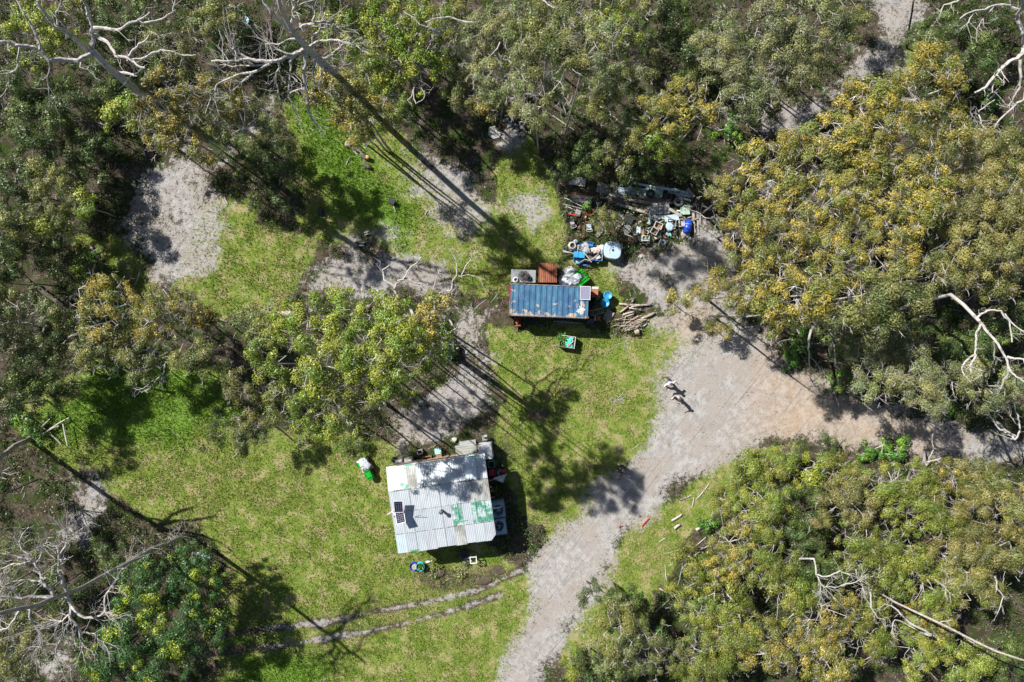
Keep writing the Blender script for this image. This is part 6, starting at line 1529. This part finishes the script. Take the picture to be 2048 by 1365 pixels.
fl = MB().lathe([(.1, 0), (.1, .7), (.13, .7), (.13, .74)], 14, Matrix.Translation((.0, -.45, 3.3))).build('flue', pm('flue_steel', (.1, .08, .07), (.2, .17, .15), 4, rough=.6), hut, True)
MB().lathe([(.05, .7), (.17, .78), (.16, .8), (.02, .86)], 14, Matrix.Translation((.0, -.45, 3.3))).build('cowl', dark_metal, fl, True)
MB().tube([(hW * -.28, hD / 2 - .6 * hD, 3.47), (hW * -.2, hD / 2 - .575 * hD, 3.9)], .02, 6).build('aerial', dark_metal, hut)
for y in (-.5, .3, 1.2, -1.6, -2.2):
    MB().box((-hW / 2 - .05, y, 2.95), (.35, .07, .07)).build('beam_end', brown_wood, hut)
for y in (1.1, .3, -.2):
    MB().box((hW / 2 + .1, y, 2.7), (.4, .08, .08)).build('beam_end', terracotta, hut)
p = P(797, 1014, 4.3)
s1 = solar('upper of the two dark panels propped on the hut roof edge', .68, .95, 4, 6, p, R(2), (R(16), 0), group='solar panels on the hut roof')
p = P(800.5, 1035, 4.15)
s2 = solar('lower of the two dark panels propped on the hut roof edge', .68, .9, 4, 6, p, R(14), (R(-24), 0), group='solar panels on the hut roof')
root = thing('panel_mast', 'white bracket mast carrying the two panels at the hut edge', 'mast', (P(784, 1024, 3.9).x, P(784, 1024, 3.9).y, 0), 0)
MB().tube([(0, 0, 0), (0, 0, 3.9)], .04, 8).build('pole', white, root)
for dx, dy in ((.35, .35), (.4, -.3), (-.35, -.2)):
    MB().tube([(0, 0, 3.85), (dx, dy, 4.0)], .03, 6).build('arm', white, root)
# along the north wall
root = thing('work_bench', 'weathered grey timber bench roof against the hut and the white tank', 'bench', P(935, 897, 0), hrz)
for i in range(6):
    MB().box((0, -.45 + .18 * i, 1.5), (1.62, .165, .03)).build('plank', pm('silver_board', (.24, .25, .22), (.34, .35, .32), 6, rough=.9, bump=.3, stretch=(.12, 1, 1)), root)
for sx in (-1, 1):
    for sy in (-1, 1):
        MB().box((sx * .7, sy * .4, .74), (.08, .08, 1.48)).build('leg', dark_wood, root)
solo('shelf_board', 'pale grey board above the timber bench roof', 'board', MB().box((0, 0, 0), (1.28, .34, .04)).box((.2, .05, .03), (.3, .02, .02)), grey_sheet, P(935, 886, 1.45), hrz)
root = thing('water_tank', 'white cube water tank at the corner of the hut', 'water tank', P(972, 899, 0), hrz)
MB().box((0, 0, .75), (1.05, 1.15, 1.5), taper=.97).build('body', tarp_white, root)
MB().box((0, .02, 1.507), (1.0, .04, .02)).build('rib', white, root)
MB().lathe([(.13, 1.5), (.13, 1.58), (.09, 1.6)], 14, Matrix.Translation((.0, -.22, 0))).build('cap', dull_white, root)
MB().tube([(.0, -.22, 1.62), (-.18, -.42, 1.64)], .05, 6).build('pipe', white, root)
for sx in (-1, 1):
    MB().tube([(sx * .55, -.58, .05), (sx * .55, .6, .05), (sx * .55, .6, 1.4)], .02, 5).build('cage_bar', grey_p, root)
root = thing('chair', 'grey folding chair behind the white cube tank', 'chair', P(970, 875, 0), hrz)
MB().box((0, 0, .45), (.4, .36, .03)).build('seat', grey_p, root)
MB().box((0, .2, .7), (.42, .04, .35), tilt=(.2, 0)).build('backrest', dull_white, root)
for x in (-.18, .18):
    MB().tube([(x, -.18, 0), (x, .2, .86)], .018, 5).build('leg', white, root)
    MB().tube([(x, .2, 0), (x, -.16, .45)], .018, 5).build('leg', white, root)
machine('grey machine at the left end of the hut wall', 800, 922, hrz, .6, .45, .5, grey_p, dull_white, 'generator', 'gear along the hut wall')
machine('white appliance beside the grey machine at the hut wall', 819, 919, hrz, .7, .42, .6, dull_white, white, 'washing_machine', 'gear along the hut wall')
tyre('round dark tyre leaning at the left end of the hut wall', 789, 920, .25, .26, .09, rubber, (.6, 0))
crate('small grey box with a white tap by the hut wall', 841, 903, hrz, .42, .36, .5, grey_p, dark_metal, name='box', cat='box', group='gear along the hut wall')
crate('brown wooden box against the hut wall', 856, 916, hrz, .7, .4, .6, brown_wood, dark_wood, name='box', cat='box', group='gear along the hut wall')
solo('stool', 'brown stool under the teal box by the hut wall', 'stool', MB().box((0, 0, .42), (.44, .42, .05)).box((-.17, -.15, .2), (.05, .05, .4)).box((.17, -.15, .2), (.05, .05, .4)).box((-.17, .15, .2), (.05, .05, .4)).box((.17, .15, .2), (.05, .05, .4)), brown_wood, P(879, 910, 0), hrz, 'gear along the hut wall')
root = thing('cool_box', 'pale teal cool box by the hut wall', 'cool box', P(877, 901, 0), hrz, 'gear along the hut wall')
MB().box((0, 0, .22), (.46, .4, .44), taper=.97).build('body', white, root)
MB().box((0, 0, .46), (.5, .44, .05)).build('lid', pm('teal_lid', (.25, .50, .52), (.32, .56, .58), 4, rough=.5, bump=0), root)
solo('floor_mat', 'dark slate slab lying on the sand behind the hut', 'slab', MB().box((0, 0, .03), (.62, .58, .06)).box((.12, .1, .075), (.4, .36, .03)), pm('slate', (.10, .11, .13), (.15, .16, .18), 4, rough=.8), P(873, 876, 0), hrz)
solo('concrete_lump', 'pale broken lump of concrete by the bench roof', 'concrete', MB().blob((0, 0, .1), (.22, .26, .16), 5, .4, 2), concrete, P(909, 881, 0), 0)
# east side
crate('empty green crate beside the hut corner', 983, 927, hrz, .55, .5, .5, pm('crate_green', (.16, .30, .2), (.2, .36, .25), 5, rough=.6), black, name='crate', group='gear at the hut east side')
root = thing('ride_on_mower', 'red and black quad under a grey tarp at the hut east side', 'quad bike', P(996, 944, 0), R(5))
MB().box((0, 0, .5), (.5, .9, .3), taper=.85).build('body', black, root)
MB().box((.42, .15, .66), (.5, .24, .1)).build('rack', red_p, root)
MB().box((-.45, .1, .6), (.4, .5, .14)).build('fender', red_p, root)
MB().tube([(.2, -.3, .8), (.0, .1, .85), (.25, .35, .8)], .025, 6).build('handlebar', dull_white, root)
for sx in (-1, 1):
    for sy in (-1, 1):
        MB().torus(.2, .09, 16, 6, Matrix.Translation((sx * .42, sy * .4, .28)) @ Matrix.Rotation(R(90), 4, 'Y')).build('wheel', rubber, root, True)
solo('tarp', 'pointed grey tarp pulled over the red quad', 'tarp', MB().add([(-.5, -.1, .75), (.55, .25, .85), (.25, -.55, .5), (-.05, -.3, .95), (-.6, -.25, .5)], [(0, 3, 1), (3, 2, 1), (0, 4, 3), (4, 2, 3)]), tarp_grey, P(1000, 950, .02), 0)
solo('bottle', 'orange bottle standing on the hut side beam', 'bottle', MB().lathe([(.07, 0), (.08, .02), (.08, .16), (.04, .2), (.04, .24)], 10), terracotta, P(981, 974, 2.75), 0, None, True)
for i, (x, y, lab) in enumerate([(997, 1013, 'upper pale tank top with a pipe from the roof running in'), (1000, 1047, 'lower pale tank top strewn with black hoses')]):
    root = thing('cube_tank', lab, 'water tank', P(x, y, 0), hrz, 'cube tanks at the hut east side')
    MB().box((0, 0, .5), (1.0, 1.2, 1.0), taper=.98).build('body', ice_blue, root)
    for sx in (-1, 1):
        MB().box((sx * .5, 0, 1.02), (.05, 1.22, .05)).build('rim', grey_p, root)
        MB().box((0, sx * .6, 1.02), (.95, .05, .05)).build('rim', grey_p, root)
    MB().lathe([(.14, 1.0), (.14, 1.05), (.09, 1.06)], 12).build('cap', dull_white, root)
    mb = MB()
    for k in range(6):
        a = rnd.uniform(0, 6)
        mb.torus(rnd.uniform(.18, .36), .022, 16, 4, Matrix.Translation((rnd.uniform(-.1, .1), rnd.uniform(-.15, .15), 1.04 + .02 * k)))
    solo('hose', ('blue black hose coiled on the upper pale tank', 'black hose tangled on the lower pale tank')[i], 'hose', mb, (pm('blue_hose', (.04, .10, .14), (.06, .14, .18), 4, rough=.5), rubber)[i], P(x, y, 0), hrz, 'hoses on the cube tanks', True)
stick('downpipe', 'white pipe running from the hut roof to the upper pale tank', 'pipe', 983, 1017, 1003, 1014, .045, pipe_white, 2.7, 1.3)
# south side
root = thing('half_drum', 'deep blue ring of a cut drum left of the hut garden', 'planter', P(828, 1131, 0), 0, 'cut drum planters')
MB().lathe([(.3, 0), (.31, .35), (.29, .35), (.28, .05)], 20, cap=False).build('shell', blue_deep, root, True)
MB().lathe([(.285, .18), (.01, .2)], 18, cap=False).build('soil', log_bark, root)
root = thing('half_drum', 'teal cut drum filled with green leaves at the hut garden', 'planter', P(842, 1131, 0), 0, 'cut drum planters')
MB().lathe([(.32, 0), (.33, .45), (.31, .45), (.3, .05)], 20, cap=False).build('shell', pm('turq', (.03, .36, .48), (.05, .44, .55), 4, rough=.45), root, True)
MB().lathe([(.305, .3), (.01, .32)], 18, cap=False).build('soil', soil, root)
plant('low green leaves growing in the teal cut drum', 842, 1133, .2, .26, 160, [(.05, .14, .02), (.08, .19, .03)], 'herb')
plant('yellow-green bush beside the hut wall shade', 873, 1128, 0, .5, 260, [(.16, .22, .04), (.22, .28, .06)], 'garden_shrub')
plant('grey thin leaved seedling by the white frame', 930, 1126, 0, .35, 90, [(.16, .17, .12), (.2, .22, .13)], 'seedling')
plant('pale green weed patch in the hut garden, left', 866, 1150, 0, .35, 110, [(.18, .22, .07), (.13, .18, .04)], 'weed')
plant('pale green weed patch in the hut garden, right', 920, 1145, 0, .5, 180, [(.18, .22, .07), (.24, .24, .1)], 'weed')
solo('bag', 'white bag between the teal drum and the yellow-green bush', 'bag', MB().blob((0, 0, .1), (.2, .12, .12), 2, .3, 2), tarp_white, P(857, 1123, 0), .2)
root = thing('stand_frame', 'white square frame on a pole in the hut shade', 'stand', P(948, 1113.5, 0), R(4))
for s_ in (-1, 1):
    MB().box((s_ * .24, 0, .9), (.06, .54, .06)).build('rim', white, root)
    MB().box((0, s_ * .24, .9), (.42, .06, .06)).build('rim', white, root)
for x in (-.22, .22):
    for y in (-.22, .22):
        MB().box((x, y, .435), (.05, .05, .87)).build('leg', white, root)
stick('branch_stake', 'thin pale stake leaning against the white square frame', 'stake', 930, 1119, 946, 1115, .025, twig_pale, .3, .9)
for x, y, a, b, lab in [(1000, 1140, .55, .4, 'larger dark bark mound right of the hut garden'), (880, 1148, .5, .3, 'dark mulch mound under the garden bush'), (965, 1160, .6, .3, 'low dark mulch mound at the garden edge'), (1030, 1094, .35, .3, 'black ash heap in the shade beyond the hut corner'), (1077, 832, .6, .35, 'burnt ash heap on the grass beside the sand')]:
    solo('mulch_mound', lab, 'mound', MB().blob((0, 0, .02), (a, b, .12), int(x), .4, 3), soil, P(x, y, 0), .3, 'dark mounds of mulch and ash')
bucket('dark blue tub in the shade of the hut south wall', 928, 1107, 0, .3, .3, pm('navy', (.01, .03, .12), (.02, .05, .16), 4), None, 'tub')
stick('pole', 'thin brown pole lying from the frame to the bark mound', 'pole', 955, 1125, 980, 1143, .025, brown_wood, .1)

# ------------------------------------------------------------------ green mower
root = thing('ride_on_mower', 'green ride-on mower half covered by a white tarp on the lawn', 'ride-on mower', P(734, 934, 0), R(-62))
hood = MB().box((.52, 0, .62), (.62, .56, .34), taper=.88).build('hood', green_mower, root)
MB().tube([(.82, -.24, .5), (.9, -.1, .6), (.9, .1, .6), (.82, .24, .5)], .12, 8).build('nose', green_mower, root, True)
for s_ in (-1, 1):
    MB().box((.52, s_ * .19, .795), (.42, .035, .012)).build('vent', black, hood)
MB().box((-.3, 0, .42), (.9, .62, .12)).build('chassis', black, root)
MB().box((-.5, 0, .62), (.5, .86, .2), taper=.9).build('fender', green_mower, root)
MB().box((-.72, 0, .74), (.12, .7, .05)).build('grass_box_lid', white, root)
MB().box((-.34, 0, .8), (.36, .42, .1), taper=.85).build('seat', black, root)
MB().torus(.16, .02, 16, 5, Matrix.Translation((.12, 0, .92)) @ Matrix.Rotation(R(25), 4, 'Y')).build('steering_wheel', black, root)
for s_ in (-1, 1):
    MB().torus(.2, .1, 16, 6, Matrix.Translation((-.5, s_ * .44, .28)) @ Matrix.Rotation(R(90), 4, 'X')).build('rear_wheel', rubber, root, True)
    MB().torus(.13, .07, 16, 6, Matrix.Translation((.6, s_ * .36, .19)) @ Matrix.Rotation(R(90), 4, 'X')).build('front_wheel', rubber, root, True)
MB().box((.05, -.0, .22), (.5, .95, .12), taper=.9).build('cutting_deck', pm('deck_yellow', (.5, .4, .2), (.4, .36, .3), 4), root)
solo('tarp', 'white tarp draped over the seat of the green mower', 'tarp', MB().blob((-.12, -.04, -.04), (.38, .32, .14), 7, .5, 3, crumple=.16).blob((.0, -.36, -.35), (.42, .12, .24), 9, .5, 3, crumple=.16), pm('tarp_mower', (.5, .52, .55), (.34, .37, .42), 5, rough=.6, bump=.3), P(730, 929, .82), R(-62))
# ------------------------------------------------------------------ single things on the grass
solo('black_bag', 'black rubbish bag lying in the shaded grass', 'bag', MB().blob((0, 0, .15), (.24, .42, .22), 2, .3, 3), black, P(643, 424, 0), R(-8))
root = thing('black_crate', 'black tilted crate on the sunlit meadow', 'crate', P(785, 405, 0), R(-28))
MB().box((0, 0, .2), (.5, .36, .4), taper=.9).build('body', black, root)
MB().box((0, 0, .415), (.52, .38, .03)).build('lid', rubber, root)
for x, y, w, l, a, lab in [(735, 467, .42, .26, 20, 'white concrete block on the shaded meadow, upper right'), (724.5, 489, .42, .34, 0, 'white concrete block on the sand edge, lower left')]:
    root = thing('concrete_block', lab, 'block', P(x, y, 0), R(a), 'concrete blocks on the meadow')
    MB().box((0, l * .35, .1), (w, l * .3, .2)).box((0, -l * .35, .1), (w, l * .3, .2)).box((0, 0, .1), (w * .25, l * .402, .198)).build('body', concrete, root)
for pts, lab in [([(978, 255), (990, 252), (994, 262), (1003, 266), (998, 276), (986, 278), (976, 270)], 'largest broken concrete slab in the grass'), ([(1005, 238), (1016, 236), (1018, 243), (1006, 243)], 'small concrete slab above the largest'), ([(1016, 244), (1024, 240), (1024, 252), (1014, 256)], 'small concrete slab right of the largest')]:
    c = P(sum(p_[0] for p_ in pts) / len(pts), sum(p_[1] for p_ in pts) / len(pts), .06)
    v = [P(*p_, .08) - c for p_ in pts]
    n = len(v)
    solo('concrete_slab', lab, 'slab', MB().add([*v, *[p_ - Vector((0, 0, .1)) for p_ in v]], [tuple(range(n))[::-1], tuple(range(n, 2 * n))] + [(i, (i + 1) % n, (i + 1) % n + n, i + n) for i in range(n)]), concrete, c, 0, 'broken concrete slabs')
bucket('terracotta pot under the front of the central gums', 706, 807, 0, .22, .35, terracotta, None, 'flower_pot', pinkish)
root = thing('green_tank', 'dark green tank half hidden right of the central gums', 'tank', P(903, 700, 0), R(5))
MB().box((0, 0, .5), (.75, 1.2, 1.0), taper=.9).build('body', pm('bottle_green', (.01, .06, .05), (.02, .09, .07), 4, rough=.5), root)
MB().box((.4, .1, .9), (.5, .1, .05)).build('handle', concrete, root)
root = thing('blue_lid', 'pale blue half round lid lying among shrubs near the top left', 'lid', P(494, 43, .3), R(-10))
MB().add([(-.1, -.33, 0), (-.1, .33, 0), (.12, .28, 0), (.22, .1, 0), (.22, -.1, 0), (.12, -.28, 0), (-.1, -.33, .08), (-.1, .33, .08), (.1, .26, .12), (.18, .1, .14), (.18, -.1, .14), (.1, -.26, .12)],
         [(0, 1, 2, 3, 4, 5), (11, 10, 9, 8, 7, 6), (0, 6, 7, 1), (1, 7, 8, 2), (2, 8, 9, 3), (3, 9, 10, 4), (4, 10, 11, 5), (5, 11, 6, 0)]).build('shell', blue_bright, root)
MB().box((-.12, 0, .06), (.05, .68, .14)).build('rim', dull_white, root)
stick('red_pole', 'bright red thin pole on the track edge', 'pole', 1284, 1053, 1299, 1037, .05, red_p, .1)
stick('red_peg', 'small red peg standing on the track', 'peg', 1239, 1056, 1242, 1050, .04, red_p, .05, .3)
root = thing('parts_bin', 'half buried pale machine parts by the bottom left wattles', 'scrap', P(408, 1110, .2), R(-20))
MB().box((0, 0, .1), (1.1, .2, .1)).build('rail', ice_blue, root)
MB().torus(.2, .04, 14, 5, Matrix.Translation((-.7, -.25, .05))).build('ring', grey_p, root)
mb = MB()
for k in range(46):
    x, y = rnd.gauss(1251, 9), rnd.gauss(688, 9)
    a = rnd.uniform(0, 6.28)
    L = rnd.uniform(.08, .35)
    p = P(x, y, .03)
    mb.tube([p, p + Vector((math.cos(a) * L, math.sin(a) * L, rnd.uniform(0, .05)))], .014, 4)
for k in range(40):
    x, y = rnd.gauss(1236, 9), rnd.gauss(800, 5)
    a = rnd.uniform(0, 6.28)
    L = rnd.uniform(.1, .4)
    p = P(x, y, .03)
    mb.tube([p, p + Vector((math.cos(a) * L, math.sin(a) * L, rnd.uniform(0, .05)))], .014, 4)
tag(mb.build('wood_chips', deadwood, kind='stuff'), 'pale wood chips scattered on the grass below the woodpile', 'wood chips')

# ------------------------------------------------------------------ people: one continuous skinned body each, clothes over it
def skinned(name, verts, edges, m, parent, root_i=0, sub=1):
    me = bpy.data.meshes.new(name)
    me.from_pydata([v[:3] for v in verts], edges, [])
    o = link(name, me, m, parent)
    sk = o.modifiers.new('skin', 'SKIN')
    sk.use_smooth_shade = True
    lay = me.skin_vertices[0].data if me.skin_vertices else None
    if lay is None:
        bm = bmesh.new(); bm.from_mesh(me); bm.verts.layers.skin.verify(); bm.to_mesh(me); bm.free()
        lay = me.skin_vertices[0].data
    for i, v in enumerate(verts):
        r = v[3]
        lay[i].radius = (r, v[4] if len(v) > 4 else r)
        lay[i].use_root = (i == root_i)
    s_ = o.modifiers.new('sub', 'SUBSURF')
    s_.levels = s_.render_levels = sub
    return o
skin_m = pm('skin', (.30, .165, .12), (.25, .13, .09), 9, rough=.55, bump=0)
zz_ = 1.18
def person(label, x, y, rz, shirt, trousers, shoe, hair, stride=.25, lean=.1, arms=((.34, .1, -.25), (.34, .0, -.25)), hat=None):
    root = thing('person', label, 'person', P(x, y, 0), rz, 'people walking on the track')
    hip, knee = .92, .5
    L = lean
    legs = []
    V = [(0, 0, .95, .13, .11), (0, L * .4, 1.15, .13, .1), (0, L * .8, 1.36, .15, .1), (0, L, 1.48, .055), (0, L + .03, 1.56, .07), (0, L + .05, 1.64, .095), (0, L + .05, 1.72, .07), (0, L + .15, 1.635, .014), (.095, L + .04, 1.63, .016), (-.095, L + .04, 1.63, .016)]
    E = [(0, 1), (1, 2), (2, 3), (3, 4), (4, 5), (5, 6), (5, 7), (5, 8), (5, 9)]
    T, TE, S, SE = [(0, 0, .98, .155, .13), (0, 0, .88, .15, .13)], [(0, 1)], [(0, 0, .93, .15, .125), (0, L * .4, 1.15, .15, .12), (0, L * .8, 1.36, .175, .115), (0, L, 1.455, .085)], [(0, 1), (1, 2), (2, 3)]
    for s_, st in ((1, stride), (-1, -stride)):
        o = len(V)
        k = (s_ * .1, st * .55 + .03, knee, .058)
        a = (s_ * .1, st, .09 + (.05 if st < 0 else 0), .04)
        toe = (s_ * .11, st + .17, .04, .035)
        V += [(s_ * .1, .0, hip - .04, .085), k, (s_ * .1, st * .85 - .02, .3, .055), a, toe]
        E += [(0, o), (o, o + 1), (o + 1, o + 2), (o + 2, o + 3), (o + 3, o + 4)]
        t = len(T)
        T += [(s_ * .105, .0, hip - .1, .1), (k[0], k[1], k[2], .08), (s_ * .1, st * .85 - .02, .3, .072), (a[0], a[1] - .01, a[2] + .05, .062)]
        TE += [(1, t), (t, t + 1), (t + 1, t + 2), (t + 2, t + 3)]
        MB().box((s_ * .105, st + .07, .05 + (.05 if st < 0 else 0)), (.1, .28, .09), taper=.8).build('shoe', shoe, root)
    for s_, (ex, ey, ez) in ((1, arms[0]), (-1, arms[1])):
        o = len(V)
        sh = Vector((s_ * .17, L * .85, 1.41))
        el = sh + Vector((s_ * ex * .6, ey, ez)).normalized() * .3
        wr = el + Vector((s_ * ex * .4, ey + .45, ez)).normalized() * .25
        d = (wr - el).normalized()
        pa = wr + d * .07
        V += [(*sh, .06), (*el, .043), (*wr, .028), (*pa, .03)]
        E += [(2, o), (o, o + 1), (o + 1, o + 2), (o + 2, o + 3)]
        side = d.cross(Vector((0, 0, 1))).normalized()
        for f, (u, ln) in enumerate(((-.032, .07), (-.011, .085), (.011, .09), (.032, .075))):
            b0 = pa + side * u + d * .015
            i = len(V)
            b1 = b0 + d * ln * .6 + Vector((0, 0, -.006))
            b2 = b1 + d * ln * .4 + Vector((0, 0, -.025))
            V += [(*b0, .009), (*b1, .009), (*b2, .008)]
            E += [(o + 3, i), (i, i + 1), (i + 1, i + 2)]
        i = len(V)
        th = wr + d * .03 - side * .03 * s_
        V += [(*th, .011), (*(th - side * .03 * s_ + d * .03), .01)]
        E += [(o + 3, i), (i, i + 1)]
        c = len(S)
        S += [(*sh, .085), (*sh.lerp(el, .55), .075), (*(el * 1.0), .062), (*el.lerp(wr, .6), .052)]
        SE += [(2, c), (c, c + 1), (c + 1, c + 2), (c + 2, c + 3)]
    S = [(*q[:3], *[v * zz_ for v in q[3:]]) for q in S]
    T = [(*q[:3], *[v * 1.12 for v in q[3:]]) for q in T]
    b = skinned('body', V, E, skin_m, root)
    skinned('shirt', S, SE, shirt, root)
    skinned('trousers', T, TE, trousers, root)
    hd = Vector((0, L + .04, 1.685))
    MB().blob((hd.x, hd.y - .02, hd.z), (.112, .125, .1), 3, .06, 3, False).build('hair', hair, root, True)
    for s_ in (-1, 1):
        MB().blob((s_ * .035, L + .135, 1.655), (.012, .008, .01), 1, 0, 1, False).build('eye', black, root)
    MB().box((0, L + .138, 1.585), (.045, .01, .01)).build('mouth', terracotta, root)
    if hat:
        MB().lathe([(.16, 1.70), (.12, 1.72), (.11, 1.8), (.06, 1.83)], 16, Matrix.Translation((0, L + .04, 0))).build('hat', hat, root, True)
    return root
dk_cloth = pm('dark_trousers', (.03, .032, .045), (.05, .05, .065), 12, rough=.9)
grey_cloth = pm('grey_shirt', (.25, .24, .24), (.42, .41, .4), 9, .45, .55, rough=.9)
blk_cloth = pm('black_jacket', (.012, .012, .016), (.025, .025, .03), 12, rough=.9)
hair_b = pm('brown_hair', (.07, .03, .02), (.12, .055, .035), 14, rough=.8)
hair_l = pm('blond_hair', (.42, .27, .13), (.52, .36, .2), 14, rough=.8)
hair_d = pm('dark_hair', (.05, .025, .018), (.09, .045, .03), 14, rough=.8)
person('person in a white shirt and dark trousers striding on the track', 1333, 764, R(190), white, dk_cloth, brown_wood, hair_b, .36, .06, ((.6, .1, -.25), (.6, -.1, -.2)))
person('person in grey top with dark brown hair walking behind the white shirt', 1353, 795, R(120), grey_cloth, blk_cloth, white, hair_d, .22, .1)
person('blond person in black jacket standing alone in the track shade', 1241, 934.5, R(60), blk_cloth, blk_cloth, white, hair_l, .12, .05, ((.15, .1, -.3), (.15, .1, -.3)))
